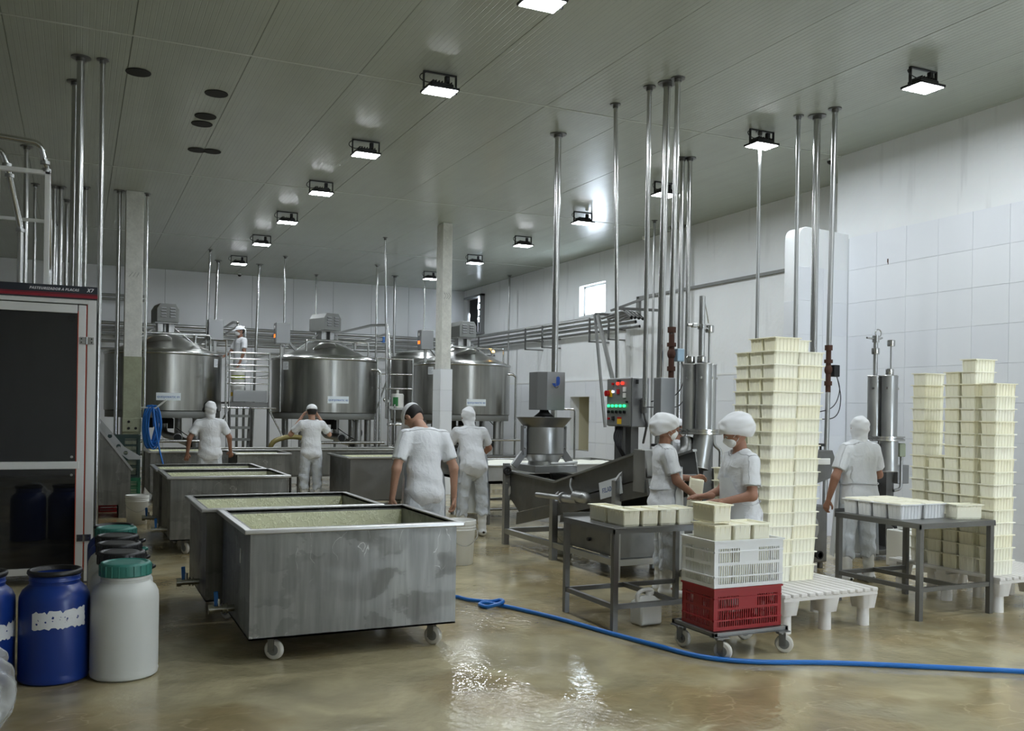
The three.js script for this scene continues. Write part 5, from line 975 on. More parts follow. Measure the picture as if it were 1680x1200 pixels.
// pallets
function palletThing(x, z, w, d, h, label) {
  const o = thing('plastic_pallet', label, 'pallet', [x, 0, z], 0, 'white plastic pallets');
  const n = Math.round(w / 0.083);
  for (let i = 0; i < n; i++) obj('slat', span(-w / 2 + i * w / n + 0.008, -w / 2 + (i + 1) * w / n - 0.012, h - 0.03, h, -d / 2, d / 2, 0.008), M.pallet, o);
  obj('frame', [span(-w / 2 + 0.01, w / 2 - 0.01, h - 0.055, h - 0.028, d / 2 - 0.10, d / 2 - 0.01), span(-w / 2 + 0.01, w / 2 - 0.01, h - 0.055, h - 0.028, -d / 2 + 0.01, -d / 2 + 0.10), span(-w / 2 + 0.01, w / 2 - 0.01, h - 0.055, h - 0.028, -0.05, 0.05)], M.pallet, o);
  for (const a of [-1, 0, 1]) for (const b of [-1, 0, 1]) obj('leg', [new THREE.CylinderGeometry(0.105, 0.085, 0.11, 4, 1).rotateY(Math.PI / 4).translate(a * (w / 2 - 0.085), h - 0.11, b * (d / 2 - 0.085)), cyl(0.048, h - 0.15, a * (w / 2 - 0.085), (h - 0.15) / 2, b * (d / 2 - 0.085), 'y', 0.046, 20)], M.pallet, o);
}
const PH = 0.305;
palletThing(5.275, -6.04, 0.96, 1.2, PH, 'white plastic pallet under the tall mould stack behind the cart');
palletThing(7.56, -5.98, 1.0, 1.2, PH, 'white plastic pallet under the mould stack at the right edge');
// tall stacks of nested empty moulds
const LV = ['bottom', 'second', 'third', 'fourth', 'fifth', 'sixth', 'seventh', 'eighth', 'ninth', 'tenth', 'eleventh', 'twelfth', 'thirteenth', 'fourteenth', 'fifteenth', 'sixteenth', 'seventeenth', 'top'];
function stack(cols, where, group, pitch) {
  for (const [x, z, n, name, lean] of cols) for (let i = 0; i < n; i++) mould(x + (lean || 0) * i * 0.0035 + R(-0.003, 0.003), PH + i * pitch, z + R(-0.003, 0.003), 'x', `cream mould, ${i === n - 1 ? 'topmost' : LV[i]} in the ${name} column of the ${where}`, group);
}
seed = 4242;
{
  const x0 = 4.985 + ML / 2, x1 = x0 + ML + 0.004, z = k => -5.87 - MW * (k + 0.5) - k * 0.003;
  stack([[x0, z(0), 18, 'front', 1], [x0, z(1), 18, 'second', 1], [x0, z(2), 17, 'third', 1], [x1 - 0.02, z(0) - 0.005, 17, 'front right', 1], [x1 - 0.02, z(1), 18, 'rear right', 1], [x0 - 0.02, z(3) - 0.02, 8, 'low rear', 0]], 'tall stack', 'tall mould stack on the near pallet', 0.1085);
}
{
  const x0 = 7.09 + ML / 2;
  stack([[x0, -5.55, 15, 'nearest', 0], [x0, -5.755, 17, 'second', 0], [x0, -5.925, 16, 'third', 0], [x0, -6.095, 9, 'fourth and lowest', 0], [x0 + 0.02, -6.30, 16, 'rearmost', 0]], 'right edge stack', 'mould stack at the right edge', 0.1085);
}
// block of white moulds and one single on the second table
{
  for (let i = 0; i < 2; i++) for (let j = 0; j < 4; j++) mould(6.22 + ML * 0.5 + i * (ML + 0.003), 0.79, -6.33 + MW * (j + 0.5), 'x', `white mould of the block on the right table, ${['left', 'right'][i]} row, ${['rearmost', 'second', 'third', 'frontmost'][j]}`, 'white mould block on the right table', 'top', 1, M.crateWhite);
  mould(6.88, 0.79, -5.60, 'x', 'single cream mould lying alone on the right table', undefined, true, 1.0).rotation.y = 1.35;
}
// ---------------------------------------------------------------- wheeled cart with crates and moulds
{
  const o = thing('crate_dolly', 'low steel dolly on four white casters carrying the red crate', 'dolly', [4.19, 0, -5.31]);
  const hx = 0.315, hz = 0.245;
  obj('frame', [span(-hx, hx, 0.155, 0.185, hz - 0.03, hz, 0.003), span(-hx, hx, 0.155, 0.185, -hz, -hz + 0.03, 0.003), span(-hx, -hx + 0.03, 0.155, 0.185, -hz, hz, 0.003), span(hx - 0.03, hx, 0.155, 0.185, -hz, hz, 0.003), span(-hx, hx, 0.155, 0.162, -hz, hz)], M.steelDark, o);
  [[-hx + 0.06, hz - 0.02, 0.5], [hx - 0.05, hz - 0.02, 0.9], [-hx + 0.03, -hz + 0.06, 0.3], [hx - 0.06, -hz + 0.06, 1.1]].forEach(([a, b, t]) => caster(o, a, b, 0.0625, t, M.steelDark));
}
crateThing(4.185, 0.187, -5.285, 0.575, 0.365, 0.285, M.crateRed, 'red ventilated crate standing on the dolly');
crateThing(4.185, 0.475, -5.285, 0.585, 0.375, 0.32, M.crateWhite, 'white ventilated crate on top of the red crate');
{
  const y = [0.492, 0.63, 0.768], zc = -5.118 - ML / 2 - 0.02, cx = i => 3.99 + MW * (i - 0);
  for (let l = 0; l < 3; l++) for (let i = 0; i < 3; i++) mould(cx(i) + 0.012, y[l] + (l ? 0.04 : 0) * 0, zc, 'z', `filled mould in the white crate, ${['bottom', 'middle', 'upper'][l]} layer, ${['left', 'centre', 'right'][i]}`, 'filled moulds in the white crate', true);
  mould(3.995, 0.906, zc, 'z', 'single filled mould on top of the crate of moulds', undefined, true);
}
// ---------------------------------------------------------------- jerrycan, hose
{
  const o = thing('jerrycan', 'white plastic jerrycan on the floor under the left table', 'jerrycan', [4.06, 0, -6.17], 0.1);
  obj('body', [bx(0.21, 0.18, 0.15, 0, 0.09, 0, 0.022), new THREE.CylinderGeometry(0.055, 0.128, 0.05, 4, 1).rotateY(Math.PI / 4).scale(1.12, 1, 0.8).translate(0.01, 0.195, 0)], M.bucket, o);
  obj('handle', tube([[-0.085, 0.17, 0], [-0.085, 0.235, 0], [-0.03, 0.265, 0], [0.05, 0.262, 0], [0.055, 0.225, 0]], 0.016, 24, 8), M.bucket, o);
  obj('cap', cyl(0.028, 0.035, 0.03, 0.232, 0), M.bucket, o);
}
{
  const o = tag(obj('water_hose', tube([[2.55, 0.018, -7.42], [2.72, 0.018, -7.56], [3.0, 0.018, -7.61], [3.09, 0.018, -7.42], [3.20, 0.03, -7.24], [3.265, 0.05, -7.18], [3.24, 0.05, -7.08], [3.12, 0.02, -7.10], [3.09, 0.018, -7.2], [3.16, 0.02, -7.26], [3.27, 0.018, -7.06], [3.33, 0.018, -6.92], [3.474, 0.018, -6.48], [3.59, 0.018, -5.98], [3.70, 0.018, -5.56], [3.83, 0.018, -5.14], [4.08, 0.018, -4.90], [4.484, 0.018, -4.72], [4.92, 0.018, -4.47], [5.553, 0.018, -4.07], [6.4, 0.018, -3.5]], 0.0165, 320, 10), M.hose), 'blue water hose snaking across the wet floor with one loop', 'hose');
}
// small cream block on the left behind the second machine base: folded sack
tag(obj('folded_sack', bx(0.20, 0.09, 0.16, 8.35, 0.445, -7.5, 0.03), M.bucket), 'folded cream sack beside the worker in the hood', 'sack');
tag(obj('white_crate_base', [bx(0.34, 0.40, 0.30, 8.35, 0.2, -7.5, 0.01)], M.bucket), 'plain white box under the folded sack', 'box');

// ---------------------------------------------------------------- people: smooth bodies meshed from distance fields
function netMesh(f, lo, hi, cell) {              // surface nets
  const nx = Math.ceil((hi[0] - lo[0]) / cell) + 1, ny = Math.ceil((hi[1] - lo[1]) / cell) + 1, nz = Math.ceil((hi[2] - lo[2]) / cell) + 1;
  const F = new Float32Array(nx * ny * nz), id = (i, j, k) => i + nx * (j + ny * k);
  for (let k = 0; k < nz; k++) for (let j = 0; j < ny; j++) for (let i = 0; i < nx; i++) F[id(i, j, k)] = f(lo[0] + i * cell, lo[1] + j * cell, lo[2] + k * cell);
  const vid = new Int32Array(nx * ny * nz).fill(-1), pos = [], idx = [];
  const E = [[0, 1], [2, 3], [4, 5], [6, 7], [0, 2], [1, 3], [4, 6], [5, 7], [0, 4], [1, 5], [2, 6], [3, 7]], c = new Float32Array(8);
  for (let k = 0; k < nz - 1; k++) for (let j = 0; j < ny - 1; j++) for (let i = 0; i < nx - 1; i++) {
    let m = 0; for (let q = 0; q < 8; q++) { c[q] = F[id(i + (q & 1), j + ((q >> 1) & 1), k + (q >> 2))]; if (c[q] < 0) m |= 1 << q; }
    if (m === 0 || m === 255) continue;
    let x = 0, y = 0, z = 0, n = 0;
    for (const [a, b] of E) if ((c[a] < 0) !== (c[b] < 0)) { const t = c[a] / (c[a] - c[b]); x += (a & 1) + t * ((b & 1) - (a & 1)); y += ((a >> 1) & 1) + t * (((b >> 1) & 1) - ((a >> 1) & 1)); z += (a >> 2) + t * ((b >> 2) - (a >> 2)); n++; }
    vid[id(i, j, k)] = pos.length / 3; pos.push(lo[0] + (i + x / n) * cell, lo[1] + (j + y / n) * cell, lo[2] + (k + z / n) * cell);
  }
  const Q = (a, b, c2, d, flip) => { if (a < 0 || b < 0 || c2 < 0 || d < 0) return; flip ? idx.push(a, c2, b, a, d, c2) : idx.push(a, b, c2, a, c2, d); };
  for (let k = 1; k < nz - 1; k++) for (let j = 1; j < ny - 1; j++) for (let i = 1; i < nx - 1; i++) {
    const s = F[id(i, j, k)] < 0;
    if (s !== (F[id(i + 1, j, k)] < 0)) Q(vid[id(i, j - 1, k - 1)], vid[id(i, j, k - 1)], vid[id(i, j, k)], vid[id(i, j - 1, k)], !s);
    if (s !== (F[id(i, j + 1, k)] < 0)) Q(vid[id(i - 1, j, k - 1)], vid[id(i - 1, j, k)], vid[id(i, j, k)], vid[id(i, j, k - 1)], !s);
    if (s !== (F[id(i, j, k + 1)] < 0)) Q(vid[id(i - 1, j - 1, k)], vid[id(i, j - 1, k)], vid[id(i, j, k)], vid[id(i - 1, j, k)], !s);
  }
  const g = new THREE.BufferGeometry(); g.setAttribute('position', new THREE.Float32BufferAttribute(pos, 3)); g.setIndex(idx); g.computeVertexNormals();
  return g;
}
function cap3(px, py, pz, a, b, ra, rb) {         // tapered capsule distance
  const dx = b[0] - a[0], dy = b[1] - a[1], dz = b[2] - a[2], ex = px - a[0], ey = py - a[1], ez = pz - a[2];
  let t = (ex * dx + ey * dy + ez * dz) / (dx * dx + dy * dy + dz * dz); t = t < 0 ? 0 : t > 1 ? 1 : t;
  return Math.hypot(ex - dx * t, ey - dy * t, ez - dz * t) - (ra + (rb - ra) * t);
}
const smin = (a, b, k) => { const h = Math.max(k - Math.abs(a - b), 0) / k; return Math.min(a, b) - h * h * k * 0.25; };
const ell = (x, y, z, c, r) => { const a = (x - c[0]) / r[0], b = (y - c[1]) / r[1], d = (z - c[2]) / r[2], l = Math.hypot(a, b, d); return (l - 1) * Math.min(r[0], r[1], r[2]); };
const sub3 = (a, b) => [a[0] - b[0], a[1] - b[1], a[2] - b[2]], add3 = (a, b, k = 1) => [a[0] + b[0] * k, a[1] + b[1] * k, a[2] + b[2] * k];
const unit = a => { const l = Math.hypot(...a) || 1; return [a[0] / l, a[1] / l, a[2] / l]; }, cross3 = (a, b) => [a[1] * b[2] - a[2] * b[1], a[2] * b[0] - a[0] * b[2], a[0] * b[1] - a[1] * b[0]];
const bounds = (pts, m) => [[0, 1, 2].map(i => Math.min(...pts.map(p => p[i])) - m), [0, 1, 2].map(i => Math.max(...pts.map(p => p[i])) + m)];
const SKIN = [[0.40, 0.215, 0.145], [0.34, 0.17, 0.11], [0.46, 0.26, 0.18], [0.30, 0.15, 0.095]].map(c => { const m = std(c, 0.55); m.vertexColors = true; m.color.setRGB(1, 1, 1); m.userData.c = c; return m; });
M.hair = std([0.012, 0.010, 0.009], 0.6);

function makePerson(label, [x, y, z], turn, o = {}) {
  const { h = 1.70, bend = 0, headPitch = 0, headYaw = 0, fat = 1, skin = 0, head = 'hood', mask = false, arms, apron = false, cell = 0.013, stance = 0.11, curl = [0.7, 0.7], palm = [[0, 0, 1], [0, 0, 1]], muffs = false, legs = null, lean = 0, strings = false } = o;
  const G = thing('person', label, 'person', [x, y, z], turn, 'workers in white'); const S = h / 1.70; G.scale.set(S, S, S);
  const PV = [0, 0.93, 0], cb = Math.cos(bend), sb = Math.sin(bend), cl = Math.cos(lean), sl = Math.sin(lean);
  const up = p => { let a = sub3(p, PV); a = [a[0] * cl - a[1] * sl, a[0] * sl + a[1] * cl, a[2]]; return [a[0] + PV[0], a[1] * cb - a[2] * sb + PV[1], a[1] * sb + a[2] * cb + PV[2]]; };
  const inv = (px, py, pz) => { const ay = py - PV[1], az = pz - PV[2], k = sm(0.78, 1.08, py), cb = Math.cos(bend * k), sb = Math.sin(bend * k); const b = ay * cb + az * sb, c = -ay * sb + az * cb; return [px * cl + b * sl, -px * sl + b * cl + PV[1], c + PV[2]]; };
  const sh = [up([0.178, 1.375, -0.012]), up([-0.178, 1.375, -0.012])];                        // left (+x), right (-x)
  const el = arms.map(a => a[0]), wr = arms.map(a => a[1]);
  const neck0 = up([0, 1.40, -0.02]), neck1 = up([0, 1.50 - 0.05 * Math.max(0, headPitch - 0.4), 0.09 * Math.max(0, headPitch - 0.4)]), hc = up([0, 1.595, 0.02]);
  const lg = legs || [[[0.09, 0.90, 0], [stance, 0.49, 0.02], [stance + 0.005, 0.085, -0.01], [stance + 0.03, 0.035, 0.15]], [[-0.09, 0.90, 0], [-stance, 0.49, 0.02], [-stance - 0.005, 0.085, -0.01], [-stance - 0.03, 0.035, 0.15]]];
  // head frame: pitch nods forward, yaw turns
  const cp = Math.cos(headPitch + bend * 0.6), sp = Math.sin(headPitch + bend * 0.6), cy = Math.cos(headYaw), sy = Math.sin(headYaw);
  const hcP = (() => { const d = sub3(hc, neck1), L = Math.hypot(...d); return add3(neck1, unit([d[0] + sy * sp * 0.5 * L, L * cp * 0.98 + 0.02, d[2] * 0.3 + L * (sp * 0.85) * cy]), L); })();
  const toHead = (px, py, pz) => { let a = px - hcP[0], b = py - hcP[1], c = pz - hcP[2]; const a1 = a * cy - c * sy, c1 = a * sy + c * cy; return [a1, b * cp + c1 * sp, -b * sp + c1 * cp]; };
  const fromHead = (p) => { const b = p[1] * cp - p[2] * sp, c1 = p[1] * sp + p[2] * cp; return add3([p[0] * cy + c1 * sy, b, -p[0] * sy + c1 * cy], hcP); };
  const headD = (px, py, pz) => {
    const [a, b, c] = toHead(px, py, pz);
    let d = ell(a, b, c, [0, 0.015, -0.012], [0.077, 0.097, 0.097]);
    d = smin(d, ell(a, b, c, [0, -0.055, 0.028], [0.056, 0.062, 0.062]), 0.04);
    d = smin(d, cap3(a, b, c, [0, 0.012, 0.082], [0, -0.028, 0.104], 0.008, 0.013), 0.016);               // nose
    d = smin(d, cap3(a, b, c, [-0.018, -0.066, 0.082], [0.018, -0.066, 0.082], 0.008, 0.008), 0.014);      // lips
    d = smin(d, cap3(a, b, c, [-0.04, 0.024, 0.070], [0.04, 0.024, 0.070], 0.012, 0.012), 0.02);           // brow
    for (const s of [-1, 1]) { d = Math.max(d, -(ell(a, b, c, [s * 0.031, 0.004, 0.096], [0.018, 0.011, 0.016]))); d = smin(d, ell(a, b, c, [s * 0.031, 0.003, 0.072], [0.014, 0.012, 0.012]), 0.004); d = smin(d, ell(a, b, c, [s * 0.079, -0.012, -0.008], [0.012, 0.032, 0.020]), 0.01); }
    return d;
  };
  const torso = (q, k) => smin(cap3(q[0], q[1], q[2] * 1.42, [0, 1.30, 0], [0, 1.06, 0.01], 0.148 * fat - k, 0.135 * fat - k), cap3(q[0], q[1], q[2] * 1.30, [0, 1.02, 0], [0, 0.92, -0.01], 0.145 * fat - k, 0.155 * fat - k), 0.06);
  const bodyD = (px, py, pz) => {
    const q = inv(px, py, pz); let d = torso(q, 0.025);
    d = smin(d, cap3(q[0], q[1], q[2], [0.14, 1.37, -0.01], [-0.14, 1.37, -0.01], 0.050, 0.050), 0.06);
    d = smin(d, cap3(px, py, pz, neck0, neck1, 0.058, 0.052), 0.05); d = smin(d, cap3(px, py, pz, neck1, hcP, 0.052, 0.05), 0.02);
    for (let i = 0; i < 2; i++) { d = smin(d, cap3(px, py, pz, sh[i], el[i], 0.047 * (0.5 + fat / 2), 0.040), 0.03); d = smin(d, cap3(px, py, pz, el[i], wr[i], 0.041 * (0.5 + fat / 2), 0.026), 0.02); }
    for (const L of lg) { d = smin(d, cap3(px, py, pz, L[0], L[1], 0.075, 0.052), 0.03); d = smin(d, cap3(px, py, pz, L[1], L[2], 0.05, 0.038), 0.03); d = smin(d, cap3(px, py, pz, L[2], L[3], 0.036, 0.026), 0.02); }
    return d;
  };
  const all = [...sh, ...el, ...wr, neck1, hcP, ...lg.flat(), up([0.2, 1.2, 0.1]), up([-0.2, 1.2, -0.1]), [0.2, 0.9, 0.16], [-0.2, 0.9, -0.16]];
  const pieces = [];
  { const [lo, hi] = bounds([...all], 0.09); pieces.push(netMesh(bodyD, lo, hi, cell * 1.15)); }
  { const [lo, hi] = bounds([hcP], 0.145); pieces.push(netMesh(headD, lo, hi, Math.max(0.0048, cell * 0.42))); }
  for (let i = 0; i < 2; i++) {                      // hands
    const d = unit(o.handDir?.[i] || sub3(wr[i], el[i])); let n = unit(palm[i]); const s = unit(cross3(d, n)); n = unit(cross3(s, d));
    const W = wr[i], at = (f, a, b) => add3(add3(add3(W, d, f), s, a), n, b), c = curl[i], thumbSide = i === 0 ? 1 : -1;
    const seg = [];
    const fl = [[-0.030, 0.066], [-0.010, 0.082], [0.011, 0.078], [0.030, 0.060]];
    fl.forEach(([a, L], k) => { const len = (thumbSide > 0 ? fl[3 - k] : fl[k])[1]; let p = at(0.085, a * 0.95, 0), ang = c * 0.35; for (let j = 0; j < 3; j++) { ang += j ? c * 0.75 : 0; const l = len * [0.45, 0.32, 0.23][j], q = add3(add3(p, d, Math.cos(ang) * l), n, Math.sin(ang) * l); seg.push([p, q, 0.0095 - j * 0.0008, 0.009 - j * 0.001]); p = q; } });
    { const t0 = at(0.025, thumbSide * 0.026, 0.006), t1 = at(0.058, thumbSide * 0.052, 0.016 + c * 0.01), t2 = at(0.088, thumbSide * (0.055 - c * 0.01), 0.022 + c * 0.022); seg.push([t0, t1, 0.013, 0.011], [t1, t2, 0.0105, 0.009]); }
    const pal = [[at(0, 0, 0), at(0.085, -0.028, 0)], [at(0, 0, 0), at(0.088, -0.009, 0)], [at(0, 0, 0), at(0.088, 0.010, 0)], [at(0, 0, 0), at(0.085, 0.028, 0)]];
    const hd = (px, py, pz) => { let r = cap3(px, py, pz, add3(W, d, -0.05), W, 0.027, 0.024); for (const [a, b] of pal) r = smin(r, cap3(px, py, pz, a, b, 0.018, 0.0125), 0.012); let m = 9; for (const [a, b, r1, r2] of seg) m = Math.min(m, cap3(px, py, pz, a, b, r1, r2)); return smin(r, m, 0.006); };
    const [lo, hi] = bounds([W, add3(W, d, -0.05), ...seg.flatMap(q => [q[0], q[1]])], 0.035); pieces.push(netMesh(hd, lo, hi, Math.max(0.0042, cell * 0.34)));
  }
  const base = SKIN[skin].userData.c, bg = mergeGeometries(pieces.map(norm)), pp = bg.attributes.position, col = new Float32Array(pp.count * 3);
  for (let i = 0; i < pp.count; i++) {
    const [a, b, c] = toHead(pp.getX(i), pp.getY(i), pp.getZ(i)); let k = base;
    if (c > 0.055 && Math.abs(Math.abs(a) - 0.031) < 0.016 && Math.abs(b - 0.003) < 0.008) k = Math.abs(Math.abs(a) - 0.031) < 0.007 ? [0.02, 0.012, 0.01] : [0.5, 0.48, 0.45];
    else if (c > 0.06 && Math.abs(Math.abs(a) - 0.032) < 0.020 && Math.abs(b - 0.028) < 0.005) k = [0.03, 0.02, 0.015];
    else if (c > 0.07 && Math.abs(a) < 0.022 && Math.abs(b + 0.066) < 0.009) k = [base[0] * 0.85, base[1] * 0.55, base[2] * 0.6];
    col.set(k, i * 3);
  }
  const body = obj('body', bg, SKIN[skin], G); body.geometry.setAttribute('color', new THREE.BufferAttribute(col, 3));
  // ------- clothes
  const wob = (px, py, pz, s) => Math.sin(px * 31 + s + 2 * Math.sin(py * 17)) * Math.sin(py * 23 + pz * 14 + s * 2) * 0.5 + Math.sin(px * 12 - py * 38 + s * 3 + pz * 9) * 0.35;
  const sd = (x * 7 + z * 3) % 6;
  const slv = sh.map((s, i) => add3(s, sub3(el[i], s), 0.74)), sdir = sh.map((s, i) => unit(sub3(el[i], s)));
  const shirt = (px, py, pz) => {
    const q = inv(px, py, pz); let d = torso(q, -0.010 - 0.006 * fat);
    d = smin(d, Math.min(cap3(q[0], q[1], q[2] * 1.1, [0, 1.395, -0.012], [-0.155, 1.362, -0.012], 0.070, 0.066), cap3(q[0], q[1], q[2] * 1.1, [0, 1.395, -0.012], [0.155, 1.362, -0.012], 0.070, 0.066)), 0.06);
    for (let i = 0; i < 2; i++) { let e = cap3(px, py, pz, sh[i], slv[i], 0.066 * (0.6 + fat * 0.4), 0.068 * (0.55 + fat * 0.45)); const a = sub3([px, py, pz], slv[i]); e = Math.max(e, a[0] * sdir[i][0] + a[1] * sdir[i][1] + a[2] * sdir[i][2]); d = smin(d, e, 0.035); }
    d = Math.max(d, 0.80 + 0.02 * Math.sin(q[0] * 20 + sd) - q[1]);
    d = Math.max(d, -(Math.hypot(q[0], q[1] - 1.50, (q[2] - 0.035) * 0.8) - 0.085));                        // neckline
    const w = sm(1.25, 0.95, q[1]); return d + wob(px, py, pz, sd) * (0.004 + 0.008 * w) - 0.020 * sm(1.0, 0.86, q[1]);
  };
  { const [lo, hi] = bounds([...slv, ...sh, up([0.17 * fat, 0.80, 0.14]), up([-0.17 * fat, 0.80, -0.14]), up([0, 1.45, 0]), up([0.2, 1.2, 0.12]), up([-0.2, 1.2, -0.12])], 0.10); obj('shirt', netMesh(shirt, lo, hi, cell), M.cloth, G); }
  const legD = (px, py, pz) => {
    let d = cap3(px, py, pz * 1.35, [0, 0.93, -0.01], [0, 0.86, -0.01], 0.135 * fat, 0.142 * fat);
    for (const L of lg) { d = smin(d, cap3(px, py, pz, add3(L[0], [0, -0.02, 0]), L[1], 0.098 * (0.5 + fat * 0.5), 0.082), 0.02); d = smin(d, cap3(px, py, pz, L[1], add3(L[2], sub3(L[1], L[2]), 0.34), 0.081, 0.076), 0.02); }
    d = Math.max(d, 0.27 + 0.015 * Math.sin(px * 60 + sd) - py); const kn = sm(0.75, 0.4, py);
    return d + wob(px * 1.2, py * 1.1, pz, sd + 1) * (0.005 + 0.007 * kn);
  };
  { const [lo, hi] = bounds([...lg.map(L => L[0]), ...lg.map(L => L[1]), [0.18 * fat, 0.99, 0.16], [-0.18 * fat, 0.26, -0.16]], 0.10); obj('trousers', netMesh(legD, [lo[0], 0.24, lo[2]], hi, cell), M.trouser, G); }
  for (const L of lg) {
    const k1 = add3(L[2], sub3(L[1], L[2]), 0.60), bt = (px, py, pz) => { let d = cap3(px, py, pz, k1, L[2], 0.064, 0.050); d = smin(d, cap3(px, py * 1.15, pz, add3(L[2], [0, -0.02, -0.02]), add3(L[3], [0, 0.005, 0]), 0.052, 0.042), 0.03); d = Math.max(d, (py - k1[1])); d = Math.max(d, 0.0 - py); if (py < 0.028) d -= 0.006; return d + 0.002 * Math.sin(py * 90); };
    const [lo, hi] = bounds([k1, L[2], L[3]], 0.08); obj('boot', netMesh(bt, [lo[0], -0.02, lo[2]], hi, cell * 0.9), M.boot, G);
  }
  // ------- headwear
  const HB = 0.20, hb = bounds([hcP], HB);
  const cloths = (px, py, pz) => {
    const [a, b, c] = toHead(px, py, pz); let d;
    if (head === 'bouffant') {
      d = smin(ell(a, b, c, [0, 0.058, -0.012], [0.114, 0.100, 0.124]), ell(a, b, c, [0, 0.022, -0.088], [0.098, 0.105, 0.088]), 0.07);
      d = Math.max(d, -(b - 0.036 - (c - 0.09) * 0.60)); d += wob(px * 2.0, py * 1.8, pz * 1.9, sd) * 0.008;
    } else if (head === 'hood') {
      d = ell(a, b, c, [0, 0.022, -0.016], [0.092, 0.108, 0.112]); d = smin(d, cap3(px, py, pz, add3(hcP, unit(sub3(neck0, hcP)), 0.03), add3(neck0, sub3(hcP, neck0), 0.25), 0.082, 0.072), 0.03);
      d = Math.max(d, -(ell(a, b, c, [0, -0.03, 0.13], [0.062, 0.075, 0.10]))); d += wob(px * 1.7, py * 2.2, pz * 1.6, sd) * 0.006;
    } else {                                            // peaked cap
      d = ell(a, b, c, [0, 0.036, -0.012], [0.092, 0.086, 0.112]); d = Math.max(d, 0.028 - b);
      d = Math.min(d, Math.max(ell(a, b, c, [0, 0.045, 0.10], [0.078, 0.30, 0.078]), Math.abs(b - 0.036 + (c - 0.09) * 0.25) - 0.006));
      d += wob(px, py, pz, sd) * 0.002;
    }
    return d;
  };
  const hd = netMesh(cloths, hb[0], hb[1], Math.max(0.006, cell * 0.5)); obj(head === 'bouffant' ? 'hair_cap' : head === 'hood' ? 'head_cloth' : 'peaked_cap', hd, M.cap, G);
  if (head === 'cap') { const hr = (px, py, pz) => { const [a, b, c] = toHead(px, py, pz); let d = ell(a, b, c, [0, 0.012, -0.020], [0.083, 0.098, 0.100]); d = Math.max(d, c - 0.022 - Math.max(0, b) * 0.3); d = Math.max(d, -0.062 - b); return d; }; obj('hair', netMesh(hr, hb[0], hb[1], Math.max(0.006, cell * 0.5)), M.hair, G); }
  if (mask) {
    const mk2 = (px, py, pz) => { const [a, b, c] = toHead(px, py, pz); let d = smin(ell(a, b, c, [0, -0.050, 0.042], [0.064, 0.056, 0.062]), ell(a, b, c, [0, -0.024, 0.085], [0.022, 0.022, 0.032]), 0.03); d = Math.max(d, b - 0.004 - 0.10 * (0.10 - c)); d = Math.max(d, 0.018 - c); return d; };
    const mm = obj('face_mask', netMesh(mk2, hb[0], hb[1], Math.max(0.005, cell * 0.42)), M.mask, G);
    obj('ear_loop', [-1, 1].map(s => tube([[s * 0.058, -0.03, 0.045], [s * 0.076, -0.012, 0.015], [s * 0.084, 0.0, -0.012], [s * 0.074, -0.045, 0.0], [s * 0.054, -0.07, 0.035]].map(fromHead), 0.0022, 16, 5)), M.mask, mm);
  }
  if (muffs) { const f = obj('ear_muffs', [-1, 1].map(s => new THREE.SphereGeometry(0.042, 14, 10).scale(0.6, 1, 1).translate(...fromHead([s * 0.098, -0.01, -0.005]))), M.black, G); obj('muff_band', tube([[-0.098, 0.0, -0.005], [-0.085, 0.09, -0.01], [0, 0.136, -0.012], [0.085, 0.09, -0.01], [0.098, 0.0, -0.005]].map(fromHead), 0.007, 24, 6), M.black, f); }
  if (apron) {
    const g = new THREE.PlaneGeometry(1, 1, 40, 30), p = g.attributes.position;
    for (let i = 0; i < p.count; i++) { const u = p.getX(i) * 2, t = p.getY(i) + 0.5, yy = mix(0.28, 1.24, t), wd = (t > 0.8 ? mix(1.5, 0.8, (t - 0.8) / 0.2) : 1.65) * apron; let a = u * wd; const rx = (0.185 + 0.05 * (1 - t)) * fat, rz = (0.155 + 0.04 * (1 - t)) * fat, f = 0.010 * Math.sin(a * 9 + t * 3) * (1 - t); const q = [Math.sin(a) * (rx + f), yy, Math.cos(a) * (rz + f)]; const w = yy > 0.93 ? up(q) : q; p.setXYZ(i, ...w); }
    g.computeVertexNormals(); obj('apron', g, M.apron, G);
  }
  if (strings) obj('apron_string', tube(Array.from({ length: 17 }, (_, i) => { const a = i / 16 * 6.283; return up([Math.sin(a) * 0.172 * fat, 1.03 + 0.008 * Math.sin(a * 3), Math.cos(a) * 0.132 * fat]); }), 0.006, 60, 6, true), M.cloth, G);
  return G;
}
const PI = Math.PI;
makePerson('person in white with black ear muffs, seen from behind at the far left vats', [1.93, 0, -15.45], PI, { h: 1.70, head: 'hood', muffs: true, skin: 1, cell: 0.017, arms: [[[0.31, 1.14, -0.03], [0.33, 0.90, 0.06]], [[-0.30, 1.15, 0.02], [-0.34, 0.93, 0.16]]], curl: [0.6, 0.5] });
makePerson('person in white seen from behind with both hands raised to the ears', [3.60, 0, -15.7], PI, { h: 1.69, head: 'cap', skin: 2, cell: 0.017, headPitch: 0.1, arms: [[[0.33, 1.20, 0.10], [0.15, 1.49, 0.10]], [[-0.33, 1.20, 0.10], [-0.15, 1.49, 0.10]]], curl: [0.9, 0.9], palm: [[-1, 0, 0], [1, 0, 0]] });
makePerson('person with bowed head and hanging arms, seen from behind the nearest vats', [2.82, 0, -7.86], PI + 0.05, { h: 1.74, head: 'cap', skin: 2, cell: 0.0115, headPitch: 1.12, headYaw: 0.35, bend: 0.10, apron: 0.98, arms: [[[0.270, 1.10, -0.02], [0.275, 0.85, 0.06]], [[-0.265, 1.10, -0.02], [-0.295, 0.845, 0.03]]], curl: [0.9, 0.8], palm: [[-1, 0, 0.2], [1, 0, 0.2]], fat: 0.96 });
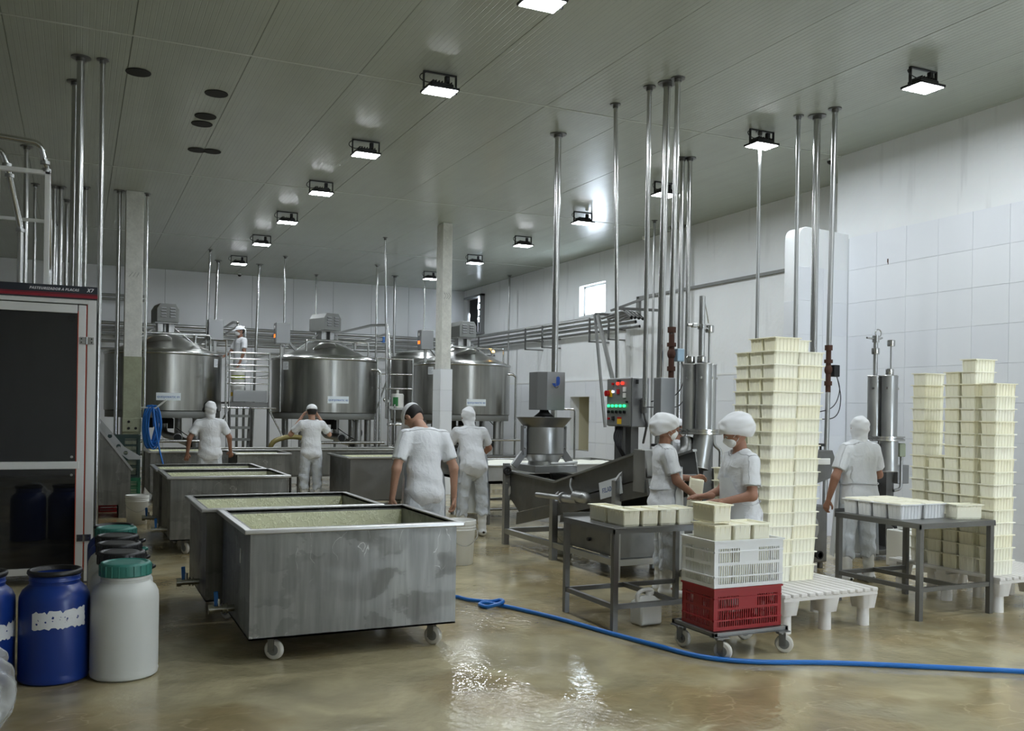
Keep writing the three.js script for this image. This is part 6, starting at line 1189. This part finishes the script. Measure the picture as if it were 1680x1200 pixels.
makePerson('person in a white hood bending over the curd table, seen from behind', [4.71, 0, -11.28], PI - 0.12, { h: 1.72, head: 'hood', skin: 1, cell: 0.013, bend: 0.42, headPitch: 0.1, fat: 1.0, apron: 1.05, stance: 0.13, arms: [[[0.26, 1.14, 0.26], [0.20, 0.98, 0.46]], [[-0.29, 1.13, 0.26], [-0.20, 0.97, 0.46]]], curl: [0.5, 0.5] });
makePerson('person in a white peaked cap and mask standing on the service platform', [3.16, 1.74, -20.6], -1.25, { h: 1.62, head: 'cap', skin: 3, mask: true, cell: 0.019, headPitch: 0.15, arms: [[[0.25, 1.12, 0.03], [0.24, 0.88, 0.12]], [[-0.24, 1.12, 0.10], [-0.16, 1.0, 0.34]]], curl: [0.6, 0.6] });
makePerson('person in a white hair cap and mask facing right, holding a mould in both hands', [4.83, 0, -7.07], 1.22, { h: 1.60, head: 'bouffant', skin: 1, mask: true, cell: 0.0115, headPitch: 0.12, headYaw: 0.1, fat: 1.06, apron: 0.75, strings: true, arms: [[[0.22, 1.13, 0.10], [0.125, 1.12, 0.30]], [[-0.22, 1.12, 0.06], [-0.115, 0.955, 0.28]]], curl: [0.55, 0.75], palm: [[-1, -0.4, 0], [0.7, 0.7, 0]], handDir: [[-0.5, 0.1, 0.9], [0.55, -0.1, 0.85]] });
makePerson('person in a white hair cap and mask facing left, working over the moulds', [4.66, 0, -5.77], -1.80, { h: 1.61, head: 'bouffant', skin: 1, mask: true, cell: 0.0115, headPitch: 0.42, headYaw: -0.30, bend: 0.06, fat: 1.05, apron: 0.7, strings: true, arms: [[[0.235, 1.10, 0.03], [0.165, 1.05, 0.24]], [[-0.21, 1.11, 0.08], [-0.10, 1.07, 0.27]]], curl: [0.35, 0.35], palm: [[0, -1, 0.1], [0, -1, 0.1]], handDir: [[-0.12, 0.05, 1], [0.05, 0, 1]] });
makePerson('stout person in a white hood seen from behind, in front of the tiled wall', [7.03, 0, -6.93], PI - 0.08, { h: 1.63, head: 'hood', skin: 1, cell: 0.012, fat: 1.22, strings: true, apron: 0.95, stance: 0.135, headYaw: -0.3, arms: [[[0.31, 1.10, -0.02], [0.32, 0.86, 0.07]], [[-0.30, 1.11, 0.05], [-0.22, 1.08, 0.28]]], curl: [0.7, 0.7], palm: [[-1, 0, 0.2], [0, -1, 0]] });
makePerson('person in a white cap and mask hidden behind the one holding the mould', [6.13, 0, -8.75], PI / 2 - 0.35, { h: 1.58, head: 'cap', skin: 3, mask: true, cell: 0.016, arms: [[[0.24, 1.12, 0.05], [0.2, 1.0, 0.25]], [[-0.24, 1.12, 0.05], [-0.2, 1.0, 0.25]]] });
// mould held by the worker at the moulding machine
{ const m = mould(5.175, 0.925, -6.97, 'z', 'filled mould held upright in both hands before the slanted outlet', undefined, true); m.rotation.set(-PI / 2 + 0.1, 0.9, 0.0, 'YXZ'); }

renderer.render(scene, camera);
